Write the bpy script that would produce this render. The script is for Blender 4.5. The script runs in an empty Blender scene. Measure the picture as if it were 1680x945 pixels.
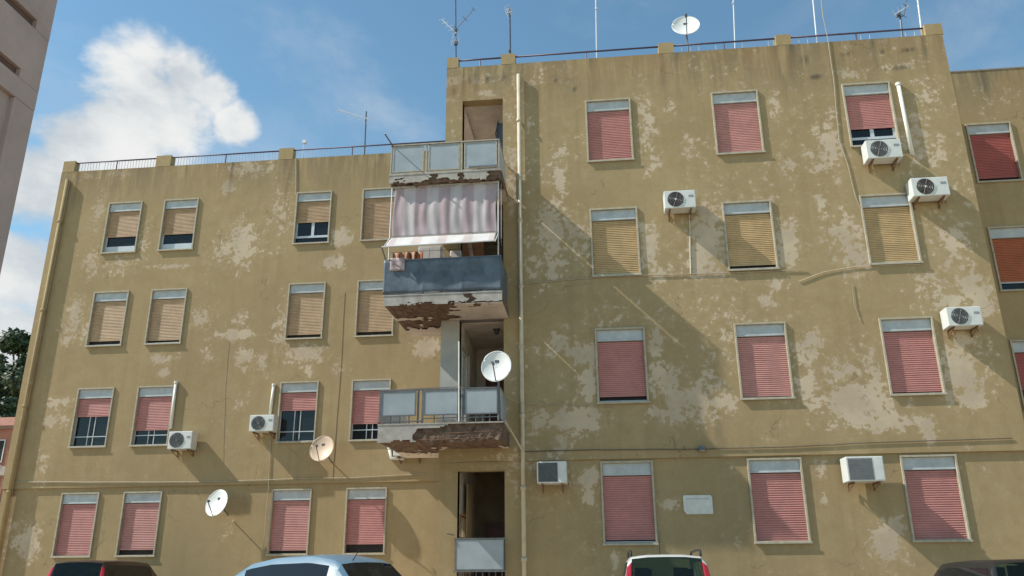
import bpy, math, random
from mathutils import Vector, Matrix, noise
random.seed(7)
C = bpy.context.scene.collection
SC = bpy.context.scene

# ------------------------------------------------------------------ camera
EYE = 1.38
F_PX, YAW, PITCH, ROLL = 1335.09, -0.10461, 0.32866, -0.00795
def _rot():
    fw = Vector((math.sin(YAW)*math.cos(PITCH), math.cos(YAW)*math.cos(PITCH), math.sin(PITCH)))
    ri = Vector((math.cos(YAW), -math.sin(YAW), 0)); up = ri.cross(fw)
    c, s = math.cos(ROLL), math.sin(ROLL)
    return c*ri+s*up, -s*ri+c*up, fw
RI, UP, FW = _rot()
cam = bpy.data.cameras.new('camera'); co = bpy.data.objects.new('camera', cam); C.objects.link(co)
cam.sensor_width = 36; cam.lens = F_PX/1680*36; cam.clip_end = 3000; cam.clip_start = .05
co.matrix_world = Matrix(((RI.x, UP.x, -FW.x, 0), (RI.y, UP.y, -FW.y, 0), (RI.z, UP.z, -FW.z, EYE), (0, 0, 0, 1)))
SC.camera = co
def at(x, y, Y):
    """photo pixel -> world point on the vertical plane at distance Y"""
    d = RI*((x-840)/F_PX)+UP*((472.5-y)/F_PX)+FW
    t = Y/d.y
    return Vector((d.x*t, Y, d.z*t+EYE))

# ------------------------------------------------------------------ light
SUN_K = Vector((3.8, 1.0, -3.9))                      # direction the light travels
TO_SUN = (-SUN_K).normalized()
w = bpy.data.worlds.new('World'); SC.world = w; w.use_nodes = True
nt = w.node_tree; N = nt.nodes; N.clear(); LK = nt.links.new
def wn(t, **k):
    n = N.new(t)
    for a, b in k.items(): setattr(n, a, b)
    return n
out = wn('ShaderNodeOutputWorld'); bg = wn('ShaderNodeBackground'); bg.inputs[1].default_value = .112
sky = wn('ShaderNodeTexSky', sky_type='NISHITA', sun_disc=False)
sky.sun_elevation = math.asin(TO_SUN.z); sky.sun_rotation = math.atan2(TO_SUN.x, TO_SUN.y)
sky.air_density = 1.0; sky.dust_density = .15; sky.ozone_density = .7
tc = wn('ShaderNodeTexCoord')
def wmath(op, a, b=None, clamp=False):
    n = wn('ShaderNodeMath', operation=op, use_clamp=clamp)
    for i, v in enumerate((a, b)):
        if v is None: continue
        if isinstance(v, (int, float)): n.inputs[i].default_value = v
        else: LK(v, n.inputs[i])
    return n.outputs[0]
def wnoise(scale, detail, rough, offset, zs=1.6, dist=0.0):
    m = wn('ShaderNodeMapping'); m.inputs['Scale'].default_value = (1, 1, zs); m.inputs['Location'].default_value = offset
    LK(tc.outputs['Generated'], m.inputs[0])
    n = wn('ShaderNodeTexNoise'); n.inputs['Scale'].default_value = scale; n.inputs['Detail'].default_value = detail
    n.inputs['Roughness'].default_value = rough; n.inputs['Distortion'].default_value = dist
    LK(m.outputs[0], n.inputs['Vector']); return n.outputs['Fac']
def near(px, py, inner, outer):
    """1 near a cloud's centre direction, 0 beyond outer (angles in radians)"""
    d = (RI*((px-840)/F_PX)+UP*((472.5-py)/F_PX)+FW).normalized()
    v = wn('ShaderNodeVectorMath', operation='DISTANCE'); LK(tc.outputs['Generated'], v.inputs[0]); v.inputs[1].default_value = d
    mr = wn('ShaderNodeMapRange'); mr.inputs[1].default_value = outer; mr.inputs[2].default_value = inner
    LK(v.outputs['Value'], mr.inputs[0]); return mr.outputs[0]
def ramp(v, a, b):
    mr = wn('ShaderNodeMapRange', interpolation_type='SMOOTHSTEP'); mr.inputs[1].default_value = a; mr.inputs[2].default_value = b
    LK(v, mr.inputs[0]); return mr.outputs[0]
puff = wnoise(7.0, 9, .58, (3.1, .7, .2), 1.5, .25)
wisp = wnoise(2.6, 7, .6, (1.3, 4.2, .8), 2.2, .5)
blob = None
for px, py, i, o in [(255, 165, .0, .13), (190, 215, .0, .12), (300, 130, .0, .075), (120, 240, .0, .13), (345, 150, 0, .05), (385, 205, .0, .05), (60, 300, .0, .16), (40, 440, 0, .13), (30, 560, 0, .12)]:
    g = near(px, py, i, o); blob = g if blob is None else wmath('MAXIMUM', blob, g)
cum = ramp(wmath('ADD', wmath('MULTIPLY', puff, 1.15), wmath('MULTIPLY', blob, .80)), .90, 1.16)
thin = wmath('MULTIPLY', ramp(wisp, .47, .80), .42)
cl = wmath('MAXIMUM', cum, thin)
shade = wn('ShaderNodeMix', data_type='RGBA'); shade.inputs[6].default_value = (3.1, 3.4, 3.65, 1); shade.inputs[7].default_value = (4.7, 4.75, 4.7, 1)
LK(ramp(puff, .35, .62), shade.inputs[0])
mx = wn('ShaderNodeMix', data_type='RGBA'); LK(cl, mx.inputs[0])
tint = wn('ShaderNodeMix', data_type='RGBA', blend_type='MULTIPLY'); tint.inputs[0].default_value = 1; tint.inputs[7].default_value = (.79, 1.0, .94, 1)
LK(sky.outputs[0], tint.inputs[6]); LK(tint.outputs[2], mx.inputs[6]); LK(shade.outputs[2], mx.inputs[7])
LK(mx.outputs[2], bg.inputs[0]); LK(bg.outputs[0], out.inputs[0])
sl = bpy.data.lights.new('sun', 'SUN'); sl.energy = 3.6; sl.angle = math.radians(.6); sl.color = (1, .965, .91)
so = bpy.data.objects.new('sun', sl); C.objects.link(so); so.rotation_euler = TO_SUN.to_track_quat('Z', 'Y').to_euler(); so.location = (-30, -8, 40)
SC.view_settings.view_transform = 'Standard'; SC.view_settings.look = 'None'; SC.view_settings.gamma = 1; SC.view_settings.exposure = 0.72

# ------------------------------------------------------------------ materials
MATS = {}
def lin(r, g, b):
    f = lambda c: ((c/255+.055)/1.055)**2.4 if c > 10 else c/255/12.92
    return (f(r), f(g), f(b))
def mat(name, col, rough=.6, var=.18, scale=6.0, bump=.15, bscale=40.0, metal=0.0, col2=None, spec=.4, zscale=1.0, dirt=0.0):
    """principled material with blotchy colour variation and fine relief, in object space"""
    if name in MATS: return MATS[name]
    m = bpy.data.materials.new(name); m.use_nodes = True; n = m.node_tree.nodes; l = m.node_tree.links.new
    b = n['Principled BSDF']; b.inputs['Roughness'].default_value = rough; b.inputs['Metallic'].default_value = metal
    b.inputs['Specular IOR Level'].default_value = spec
    t = n.new('ShaderNodeTexCoord'); mp = n.new('ShaderNodeMapping'); mp.inputs['Scale'].default_value = (1, 1, zscale); l(t.outputs['Object'], mp.inputs[0])
    no = n.new('ShaderNodeTexNoise'); no.inputs['Scale'].default_value = scale; no.inputs['Detail'].default_value = 6; no.inputs['Roughness'].default_value = .65; l(mp.outputs[0], no.inputs[0])
    r = n.new('ShaderNodeValToRGB'); r.color_ramp.elements[0].position = .3; r.color_ramp.elements[1].position = .72
    c2 = col2 or tuple(c*(1-var) for c in col); c1 = col if col2 else tuple(min(1, c*(1+var)) for c in col)
    r.color_ramp.elements[0].color = (*c2, 1); r.color_ramp.elements[1].color = (*c1, 1); l(no.outputs[0], r.inputs[0])
    l(r.outputs[0], b.inputs['Base Color'])
    if bump:
        n2 = n.new('ShaderNodeTexNoise'); n2.inputs['Scale'].default_value = bscale; n2.inputs['Detail'].default_value = 4; l(t.outputs['Object'], n2.inputs[0])
        bp = n.new('ShaderNodeBump'); bp.inputs['Strength'].default_value = bump; bp.inputs['Distance'].default_value = .02; l(n2.outputs[0], bp.inputs['Height']); l(bp.outputs[0], b.inputs['Normal'])
    MATS[name] = m; return m

def wall_material():
    m = bpy.data.materials.new('ochre_render'); m.use_nodes = True; n = m.node_tree.nodes; l = m.node_tree.links.new
    b = n['Principled BSDF']; b.inputs['Roughness'].default_value = .92; b.inputs['Specular IOR Level'].default_value = .15
    geo = n.new('ShaderNodeTexCoord')
    def nz(scale, det=6, ro=.6, sc=(1, 1, 1), d=0.0):
        mp = n.new('ShaderNodeMapping'); mp.inputs['Scale'].default_value = sc; l(geo.outputs['Object'], mp.inputs[0])
        x = n.new('ShaderNodeTexNoise'); x.inputs['Scale'].default_value = scale; x.inputs['Detail'].default_value = det; x.inputs['Roughness'].default_value = ro; x.inputs['Distortion'].default_value = d
        l(mp.outputs[0], x.inputs[0]); return x.outputs[0]
    def mth(op, a, c, clamp=False):
        x = n.new('ShaderNodeMath'); x.operation = op; x.use_clamp = clamp
        for i, v in enumerate((a, c)):
            if isinstance(v, (int, float)): x.inputs[i].default_value = v
            else: l(v, x.inputs[i])
        return x.outputs[0]
    def sm(v, a, c, lo=0, hi=1):
        x = n.new('ShaderNodeMapRange'); x.interpolation_type = 'SMOOTHSTEP'; x.inputs[1].default_value = a; x.inputs[2].default_value = c; x.inputs[3].default_value = lo; x.inputs[4].default_value = hi
        l(v, x.inputs[0]); return x.outputs[0]
    def mixc(f, a, c, mode='MIX'):
        x = n.new('ShaderNodeMix'); x.data_type = 'RGBA'; x.blend_type = mode
        l(f, x.inputs[0]) if not isinstance(f, float) else setattr(x.inputs[0], 'default_value', f)
        for i, v in ((6, a), (7, c)):
            if isinstance(v, tuple): x.inputs[i].default_value = (*v, 1)
            else: l(v, x.inputs[i])
        return x.outputs[2]
    def attr(a):
        x = n.new('ShaderNodeAttribute'); x.attribute_name = a; return x.outputs['Fac']
    wear, stain = attr('wear'), attr('stain')
    base = mixc(sm(nz(.45, 5, .6), .3, .7), (.385, .288, .155), (.335, .25, .134))
    base = mixc(sm(nz(3.2, 7, .7), .35, .75, 0, .7), base, (.31, .225, .113))
    base = mixc(mth('MULTIPLY', sm(nz(1.0, 5, .6, (3.5, 3.5, .22)), .48, .72), .45), base, (.285, .207, .107))   # rain streaks
    base = mixc(sm(nz(14, 5, .7), .5, .8, 0, .35), base, (.48, .36, .205))
    # faded halo, then bare patches where the paint came off
    v = mth('ADD', mth('ADD', mth('MULTIPLY', nz(3.9, 8, .6, d=.2), .58), mth('MULTIPLY', nz(10.5, 6, .6), .5)), mth('MULTIPLY', wear, .37))
    base = mixc(sm(v, .57, .69, 0, .42), base, (.445, .338, .20))
    patch = sm(v, .675, .705)
    pc = mixc(sm(nz(1.1, 4, .6), .4, .62), (.575, .465, .34), (.475, .38, .28))
    base = mixc(mth('MULTIPLY', patch, .78), base, pc)
    grey = sm(mth('ADD', nz(2.0, 8, .6), mth('MULTIPLY', wear, .34)), .86, .92)
    base = mixc(mth('MULTIPLY', grey, .7), base, (.34, .27, .205))
    # dark and rusty run-off
    s2 = mth('MULTIPLY', stain, sm(nz(1.6, 6, .65, (3, 3, .35)), .32, .56))
    base = mixc(mth('MULTIPLY', s2, .85, True), base, mixc(sm(nz(.8, 3), .45, .6), (.13, .105, .07), (.205, .125, .06)))
    # hairline cracks
    vo = n.new('ShaderNodeTexVoronoi'); vo.feature = 'DISTANCE_TO_EDGE'; vo.inputs['Scale'].default_value = .42
    mpv = n.new('ShaderNodeMapping'); l(geo.outputs['Object'], mpv.inputs[0])
    wob = n.new('ShaderNodeTexNoise'); wob.inputs['Scale'].default_value = 1.8; wob.inputs['Detail'].default_value = 6; l(geo.outputs['Object'], wob.inputs[0])
    vm = n.new('ShaderNodeVectorMath'); vm.operation = 'MULTIPLY_ADD'; l(wob.outputs['Color'], vm.inputs[0]); vm.inputs[1].default_value = (.9, .9, .9); l(mpv.outputs[0], vm.inputs[2]); l(vm.outputs[0], vo.inputs['Vector'])
    crack = mth('MULTIPLY', sm(vo.outputs['Distance'], .0, .006, 1, 0), sm(nz(.7, 3), .52, .6))
    base = mixc(mth('MULTIPLY', crack, .5), base, (.12, .09, .05))
    l(base, b.inputs['Base Color'])
    h = mth('ADD', mth('MULTIPLY', patch, -.35), mth('ADD', mth('MULTIPLY', nz(30, 6, .7), .35), mth('MULTIPLY', nz(1.6, 3, .5), 1.2)))
    bp = n.new('ShaderNodeBump'); bp.inputs['Strength'].default_value = .35; bp.inputs['Distance'].default_value = .012; l(h, bp.inputs['Height']); l(bp.outputs[0], b.inputs['Normal'])
    return m
M_WALL = wall_material()
M_FRAME = mat('window_surround', (.40, .36, .27), .8, .2, 9)
M_BOX = mat('shutter_box_paint', (.43, .455, .45), .55, .16, 5, .05)
M_PINK = mat('pink_slats', (.48, .215, .192), .6, .12, 3, .03)
M_PINK2 = mat('faded_pink_slats', (.51, .25, .22), .6, .14, 3, .03)
M_RED = mat('red_slats', (.36, .10, .085), .6, .12, 3, .03)
M_ORANGE = mat('orange_slats', (.38, .115, .05), .6, .12, 3, .03)
M_BEIGE = mat('beige_slats', (.47, .325, .195), .6, .16, 3, .03)
M_TAN = mat('tan_slats', (.43, .29, .17), .6, .16, 3, .03)
M_OLIVE = mat('straw_slats', (.50, .35, .18), .6, .16, 3, .03)
M_WHITE = mat('white_paint', (.62, .62, .60), .45, .1, 5, .04)
M_SASH = mat('sash_paint', (.50, .54, .56), .45, .1, 5, .04)
M_DARK = mat('unlit_room_dark', (.03, .026, .024), .9, .3, 3, 0)
M_METAL = mat('weathered_metal', (.18, .18, .18), .5, .25, 8, .1, metal=.6)
M_BEIGEMET = mat('cream_rail_paint', (.36, .33, .27), .55, .25, 8, .1)
M_RAIL = mat('purple_rail_paint', (.075, .05, .085), .5, .25, 8, .05)
M_BARS = mat('pale_baluster_paint', (.42, .45, .48), .5, .15, 8, 0)
M_ANT = mat('antenna_metal', (.10, .11, .13), .5, .3, 6, 0, metal=.3)
M_ANTW = mat('pale_antenna', (.62, .64, .66), .4, .1, 6, 0)
M_DISH = mat('dish_paint', (.76, .76, .72), .45, .06, 4, 0)
M_DISHB = mat('beige_dish_paint', (.58, .43, .30), .5, .08, 4, 0)
M_AC = mat('ac_casing', (.60, .61, .57), .45, .08, 6, .03)
M_ACG = mat('ac_grille', (.10, .11, .11), .6, .2, 8, .1)
M_ACL = mat('ac_grey_grille', (.20, .205, .205), .6, .15, 8, .1)
M_ACBR = mat('ac_brown_fan', (.055, .04, .035), .6, .3, 8, .1)
M_RUST = mat('rusty_bracket', (.20, .11, .06), .8, .4, 12, .2)
M_PVC = mat('cream_pipe', (.52, .46, .34), .5, .15, 3, .05)
M_DUCT = mat('white_trunking', (.68, .66, .58), .5, .1, 4, .03)
M_CABLE = mat('cable', (.36, .31, .22), .6, .15, 5, 0)
M_CABLED = mat('dark_cable', (.12, .10, .075), .6, .15, 5, 0)
M_CONC = mat('spalled_concrete', (.225, .155, .11), .95, .45, 7, .9, 25, col2=(.085, .05, .036))
M_PLAST = mat('slab_plaster', (.46, .43, .385), .85, .25, 6, .2, col2=(.30, .265, .22))
M_LOGGIA = mat('loggia_plaster', (.60, .52, .44), .9, .2, 2.2, .1)
M_GREYP = mat('grey_loggia_paint', (.42, .40, .36), .9, .12, 2, .1)
M_DOOR = mat('dark_red_door', (.115, .035, .028), .5, .2, 5, .1)
M_BOUNCE = mat('warm_bounce_ground', (.46, .36, .25), .9, .2, .6, .3)  # unseen ground; pale warm colour chosen to bounce light onto the facade
M_PAVE = mat('pavement', (.24, .22, .20), .9, .2, 5, .2)
M_SLATE = mat('slate_blue_sheet', (.10, .125, .15), .5, .4, 3.2, .1, 14)
M_SHIRT = mat('laundry_cotton', (.50, .40, .38), .9, .3, 12, .2)

def glass(name, col, mixf=.3, rough=.04, tint=None):
    m = bpy.data.materials.new(name); m.use_nodes = True; n = m.node_tree.nodes; l = m.node_tree.links.new
    b = n['Principled BSDF']; b.inputs['Base Color'].default_value = (*col, 1); b.inputs['Roughness'].default_value = rough
    t = n.new('ShaderNodeTexCoord'); no = n.new('ShaderNodeTexNoise'); no.inputs['Scale'].default_value = 3; l(t.outputs['Object'], no.inputs[0])
    bp = n.new('ShaderNodeBump'); bp.inputs['Strength'].default_value = .03; l(no.outputs[0], bp.inputs['Height']); l(bp.outputs[0], b.inputs['Normal'])
    tr = n.new('ShaderNodeBsdfTransparent'); tr.inputs[0].default_value = (*(tint or [min(1, .5+c) for c in col]), 1)
    mx = n.new('ShaderNodeMixShader'); mx.inputs[0].default_value = mixf; l(b.outputs[0], mx.inputs[1]); l(tr.outputs[0], mx.inputs[2]); l(mx.outputs[0], n['Material Output'].inputs[0])
    return m
M_GLASS = glass('window_glass', (.02, .025, .03), .35)
M_CLEAR = glass('clear_glass', (.3, .32, .32), .86)
M_CARGLASS = glass('car_glass', (.012, .018, .017), .74, .02, (.82, .92, .88))
M_DARKGLASS = glass('dark_car_glass', (.012, .014, .018), .12, .02)
def frosted():
    m = bpy.data.materials.new('frosted_panel'); m.use_nodes = True; n = m.node_tree.nodes; l = m.node_tree.links.new
    b = n['Principled BSDF']; b.inputs['Roughness'].default_value = .42
    t = n.new('ShaderNodeTexCoord'); no = n.new('ShaderNodeTexNoise'); no.inputs['Scale'].default_value = 2.5; no.inputs['Detail'].default_value = 6; l(t.outputs['Object'], no.inputs[0])
    r = n.new('ShaderNodeValToRGB'); r.color_ramp.elements[0].position = .3; r.color_ramp.elements[1].position = .75
    r.color_ramp.elements[0].color = (.37, .415, .435, 1); r.color_ramp.elements[1].color = (.48, .53, .55, 1); l(no.outputs[0], r.inputs[0]); l(r.outputs[0], b.inputs[0])
    tl = n.new('ShaderNodeBsdfTranslucent'); l(r.outputs[0], tl.inputs[0])
    mx = n.new('ShaderNodeMixShader'); mx.inputs[0].default_value = .25; l(b.outputs[0], mx.inputs[1]); l(tl.outputs[0], mx.inputs[2]); l(mx.outputs[0], n['Material Output'].inputs[0])
    return m
M_FROST = frosted()
def striped(name, ca, cb, period, axis=0, duty=.5, transl=.3):
    m = bpy.data.materials.new(name); m.use_nodes = True; n = m.node_tree.nodes; l = m.node_tree.links.new
    b = n['Principled BSDF']; b.inputs['Roughness'].default_value = .9; b.inputs['Specular IOR Level'].default_value = .1
    t = n.new('ShaderNodeTexCoord'); s = n.new('ShaderNodeSeparateXYZ'); l(t.outputs['Object'], s.inputs[0])
    d = n.new('ShaderNodeMath'); d.operation = 'DIVIDE'; l(s.outputs[axis], d.inputs[0]); d.inputs[1].default_value = period
    f = n.new('ShaderNodeMath'); f.operation = 'FRACT'; l(d.outputs[0], f.inputs[0])
    p = n.new('ShaderNodeMath'); p.operation = 'PINGPONG'; l(f.outputs[0], p.inputs[0]); p.inputs[1].default_value = .5
    r = n.new('ShaderNodeMapRange'); r.inputs[1].default_value = duty*.5-.03; r.inputs[2].default_value = duty*.5+.03; l(p.outputs[0], r.inputs[0])
    no = n.new('ShaderNodeTexNoise'); no.inputs['Scale'].default_value = 2.5; no.inputs['Detail'].default_value = 6; l(t.outputs['Object'], no.inputs[0])
    mx = n.new('ShaderNodeMix'); mx.data_type = 'RGBA'; l(r.outputs[0], mx.inputs[0]); mx.inputs[6].default_value = (*ca, 1); mx.inputs[7].default_value = (*cb, 1)
    m2 = n.new('ShaderNodeMix'); m2.data_type = 'RGBA'; m2.blend_type = 'MULTIPLY'; m2.inputs[0].default_value = .45
    rr = n.new('ShaderNodeMapRange'); rr.inputs[1].default_value = .3; rr.inputs[2].default_value = .7; rr.inputs[3].default_value = .55; l(no.outputs[0], rr.inputs[0])
    l(mx.outputs[2], m2.inputs[6]); l(rr.outputs[0], m2.inputs[7]); l(m2.outputs[2], b.inputs[0])
    tl = n.new('ShaderNodeBsdfTranslucent'); l(m2.outputs[2], tl.inputs[0]); ms = n.new('ShaderNodeMixShader'); ms.inputs[0].default_value = transl
    l(b.outputs[0], ms.inputs[1]); l(tl.outputs[0], ms.inputs[2]); l(ms.outputs[0], n['Material Output'].inputs[0])
    return m
M_CURT = striped('striped_awning_cloth', (.60, .475, .485), (.71, .635, .63), .56, 0, .5)
M_VAL = striped('pale_awning_cloth', (.70, .60, .56), (.78, .74, .70), .60, 0, .35, .2)
M_ORST = striped('orange_striped_cloth', (.42, .17, .09), (.55, .42, .34), .14, 0, .5, .2)
def paint(name, col, coat=.6, rough=.35, metal=0.0):
    m = mat(name, col, rough, .04, 2, 0, metal=metal); b = m.node_tree.nodes['Principled BSDF']
    b.inputs['Coat Weight'].default_value = coat; b.inputs['Coat Roughness'].default_value = .06; return m

# ------------------------------------------------------------------ mesh helpers
class MB:
    def __init__(s): s.v = []; s.f = []
    def box(s, x0, x1, y0, y1, z0, z1):
        i = len(s.v)
        s.v += [(x, y, z) for z in (z0, z1) for y in (y0, y1) for x in (x0, x1)]
        s.f += [tuple(i+k for k in q) for q in ((0, 2, 3, 1), (4, 5, 7, 6), (0, 1, 5, 4), (2, 6, 7, 3), (0, 4, 6, 2), (1, 3, 7, 5))]
        return s
    def tube(s, pts, r, n=8, r1=None, cap=True):
        pts = [Vector(p) for p in pts]; i0 = len(s.v); m = len(pts)
        for k, p in enumerate(pts):
            d = (pts[min(k+1, m-1)]-pts[max(k-1, 0)]).normalized()
            a = d.cross(Vector((0, 0, 1)) if abs(d.z) < .9 else Vector((1, 0, 0))).normalized(); b = d.cross(a)
            rr = r if r1 is None else r+(r1-r)*k/max(1, m-1)
            for q in range(n):
                t = 2*math.pi*q/n; s.v.append(tuple(p+a*(rr*math.cos(t))+b*(rr*math.sin(t))))
        for k in range(m-1):
            for q in range(n):
                s.f.append((i0+k*n+q, i0+k*n+(q+1) % n, i0+(k+1)*n+(q+1) % n, i0+(k+1)*n+q))
        if cap: s.f.append(tuple(i0+q for q in range(n))[::-1]); s.f.append(tuple(i0+(m-1)*n+q for q in range(n)))
        return s
    def grid(s, fn, nu, nv, keep=None):
        i0 = len(s.v)
        for a in range(nu+1):
            for b in range(nv+1): s.v.append(tuple(fn(a/nu, b/nv)))
        for a in range(nu):
            for b in range(nv):
                if keep and not keep((a+.5)/nu, (b+.5)/nv): continue
                s.f.append((i0+a*(nv+1)+b, i0+(a+1)*(nv+1)+b, i0+(a+1)*(nv+1)+b+1, i0+a*(nv+1)+b+1))
        return s
    def build(s, name, m, parent=None, smooth=False, bevel=0.0, solid=0.0, loc=None):
        me = bpy.data.meshes.new(name); me.from_pydata(s.v, [], s.f); me.update()
        return link(name, me, m, parent, smooth, bevel, solid, loc)
def link(name, me, m, parent=None, smooth=False, bevel=0.0, solid=0.0, loc=None):
    o = bpy.data.objects.new(name, me); C.objects.link(o)
    if m and not me.materials: me.materials.append(m)
    if smooth:
        for p in me.polygons: p.use_smooth = True
    if parent: o.parent = parent
    if loc is not None: o.location = loc
    if bevel: b = o.modifiers.new('bevel', 'BEVEL'); b.width = bevel; b.segments = 2; b.limit_method = 'ANGLE'
    if solid: b = o.modifiers.new('solid', 'SOLIDIFY'); b.thickness = solid; b.offset = 0
    return o
def thing(name, label, cat, group=None, loc=(0, 0, 0), rz=0):
    o = bpy.data.objects.new(name, None); C.objects.link(o); o.location = loc; o.rotation_euler = (0, 0, rz); return tag(o, label, cat, group)
def tag(o, label, cat, group=None):
    o['label'] = label; o['category'] = cat
    if group: o['group'] = group
    return o
def struct(o): o['kind'] = 'structure'; return o
def box(name, m, parent, *a, bevel=0.0): return MB().box(*a).build(name, m, parent, bevel=bevel)
def n2(x, y, s=1.0, o=0.0): return noise.noise(Vector((x*s+o, y*s-o, o*1.7)))

# ------------------------------------------------------------------ ground
RY, LY, WY = 18.42, 22.59, 20.85          # wall planes: tall block, set-back wing, far wing
FY = 17.12                                # balcony fronts
struct(MB().grid(lambda u, v: (-300+600*u, -200+700*v, 0), 8, 8).build('ground', M_BOUNCE))
struct(box('pavement', M_PAVE, None, -3.4, 40, 18.25, RY+.03, .004, .13))
struct(box('pavement', M_PAVE, None, -17.4, -3.66, 22.42, LY+.03, .004, .13))

# ------------------------------------------------------------------ building walls
B = thing('apartment_building', 'long ochre apartment block with flaking paint, roller shutters and crumbling corner balconies', 'building')
def px_blobs(lst, Y):
    r = []
    for x, y, rx, ry, s in lst:
        p = at(x, y, Y); k = Y*1.03/F_PX; r.append((p.x, p.z, rx*k, ry*k, s))
    return r
WR = px_blobs([(905, 380, 40, 40, .55), (900, 440, 40, 30, .5), (955, 390, 15, 45, .45), (1065, 400, 14, 40, .7), (1078, 445, 15, 15, .6), (1160, 390, 26, 55, .75), (1150, 425, 25, 30, .7),
   (1292, 400, 16, 38, .75), (1345, 330, 12, 20, .4), (1395, 400, 22, 50, .65), (1380, 380, 30, 35, .5), (1360, 240, 20, 50, .55), (1350, 260, 25, 25, .5), (1290, 270, 16, 10, .5), (1500, 225, 22, 50, .5),
   (1535, 250, 20, 30, .5), (1525, 160, 20, 40, .4), (1470, 110, 45, 8, .45), (1395, 120, 22, 10, .6), (1060, 200, 14, 50, .55), (1100, 180, 8, 14, .6), (1068, 270, 16, 16, .55), (915, 290, 14, 40, .6), (925, 250, 16, 20, .4),
   (1130, 240, 20, 20, .4), (1270, 170, 12, 30, .45), (1560, 400, 25, 50, .5), (1590, 470, 18, 20, .8), (1560, 500, 20, 18, .7), (1610, 490, 16, 26, .75), (1540, 470, 40, 30, .4), (1580, 560, 30, 20, .5),
   (1575, 605, 22, 45, .72), (1590, 655, 20, 14, .85), (1560, 620, 14, 40, .6), (1620, 590, 12, 30, .4), (1410, 665, 42, 26, .95), (1450, 690, 30, 14, .8), (1440, 630, 14, 14, .7), (1380, 610, 22, 14, .7), (1420, 600, 40, 30, .4),
   (1330, 640, 16, 34, .7), (1320, 580, 14, 25, .6), (1335, 560, 10, 14, .7), (1270, 465, 10, 10, .7), (1260, 490, 12, 8, .7), (960, 580, 30, 18, .7), (965, 635, 14, 26, .75), (945, 690, 34, 20, .8), (915, 560, 14, 20, .6), (890, 690, 18, 16, .65), (920, 730, 10, 26, .6),
   (1085, 620, 24, 22, .7), (1110, 660, 16, 30, .75), (1090, 680, 24, 12, .6), (1075, 560, 12, 30, .55), (1150, 650, 24, 30, .7), (1185, 660, 20, 14, .75), (1160, 610, 14, 30, .45), (1165, 560, 20, 20, .35),
   (965, 785, 13, 18, .85), (970, 815, 8, 12, .75), (1095, 828, 11, 7, .8), (1345, 770, 10, 14, .5), (1352, 818, 5, 8, .8), (1455, 890, 18, 20, .9), (1470, 865, 12, 16, .75), (1010, 920, 6, 12, .7), (1215, 890, 4, 10, .7), (1450, 895, 10, 12, .8), (1200, 765, 4, 8, .6),
   (1520, 700, 14, 14, .6), (1500, 690, 25, 8, .6), (1525, 715, 8, 14, .7), (780, 225, 20, 8, .0), (797, 152, 20, 5, .8), (745, 130, 16, 24, .45), (800, 130, 40, 12, .35), (900, 130, 40, 10, .4), (870, 400, 14, 60, .3), (840, 260, 10, 30, .5), (840, 300, 10, 40, .5)], RY)
WL = px_blobs([(395, 400, 25, 35, .75), (385, 410, 35, 20, .6), (560, 390, 14, 16, .85), (548, 432, 16, 10, .8), (390, 548, 26, 8, .85), (400, 585, 14, 16, .7), (360, 550, 14, 10, .4), (270, 610, 8, 7, .85), (265, 588, 20, 8, .6), (330, 520, 16, 14, .6), (395, 525, 12, 14, .5),
   (500, 580, 30, 14, .75), (460, 540, 12, 40, .5), (430, 600, 12, 16, .4), (505, 600, 10, 14, .6), (700, 570, 18, 12, 1.0), (120, 520, 16, 30, .6), (135, 545, 14, 16, .5), (110, 560, 8, 8, .7), (95, 660, 20, 8, .7), (85, 690, 14, 10, .7), (70, 760, 8, 30, .5), (105, 690, 10, 10, .6),
   (45, 890, 14, 22, .95), (30, 880, 20, 26, .5), (150, 430, 14, 20, .6), (195, 435, 30, 14, .5), (235, 400, 10, 40, .4), (160, 350, 10, 30, .5), (280, 437, 30, 4, .7), (375, 305, 10, 12, .8), (200, 285, 20, 8, .5), (410, 275, 40, 12, .6), (140, 290, 20, 6, .5), (460, 350, 20, 50, .4),
   (395, 660, 10, 10, .5), (340, 580, 10, 20, .4), (560, 600, 12, 12, .4), (370, 870, 8, 14, .4), (665, 650, 8, 10, .4)], LY)
def wear_fn(bl, base):
    def f(x, z):
        v = base+.28*n2(x, z, .35, 3.3)+.16*n2(x, z, .9, 8.1)
        for bx, bz, rx, rz, s in bl:
            d = ((x-bx)/rx)**2+((z-bz)/rz)**2
            if d < 4: v = max(v, s*math.exp(-d*.55)*.95)
        return v
    return f
def stain_fn(top, cols, low):
    def f(x, z):
        v = max(0, 1-(top-z)/1.5)*.55
        for cx in cols:
            d = abs(x-cx+.05*n2(z, cx, 2.0))
            if d < .16: v = max(v, (1-d/.16)*max(0, 1-(top-z)/1.7)*1.3)
        if top == RTOP:
            for bx, bz, rx, rz, a in CHIP:
                d = ((x-bx)/rx)**2+((z-bz)/rz)**2
                if d < 3: v = max(v, a*1.5*math.exp(-d*.8))
        return v+max(0, .22*n2(x, z, .25, 5.5))+low*max(0, 1-z/1.2)
    return f
CHIP = px_blobs([(912, 131, 4, 7, 1), (934, 128, 6, 4, 1), (945, 146, 3, 3, 1.2), (1320, 98, 5, 9, 1), (1388, 88, 9, 6, 1), (1448, 84, 6, 4, 1), (1490, 82, 14, 4, .9), (1338, 126, 9, 5, 1), (769, 132, 6, 10, .8), (800, 130, 9, 8, .8), (823, 128, 9, 9, .9), (1470, 112, 26, 4, .9), (764, 116, 3, 8, 1), (784, 115, 3, 8, 1), (745, 150, 6, 10, .7)], RY)
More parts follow.
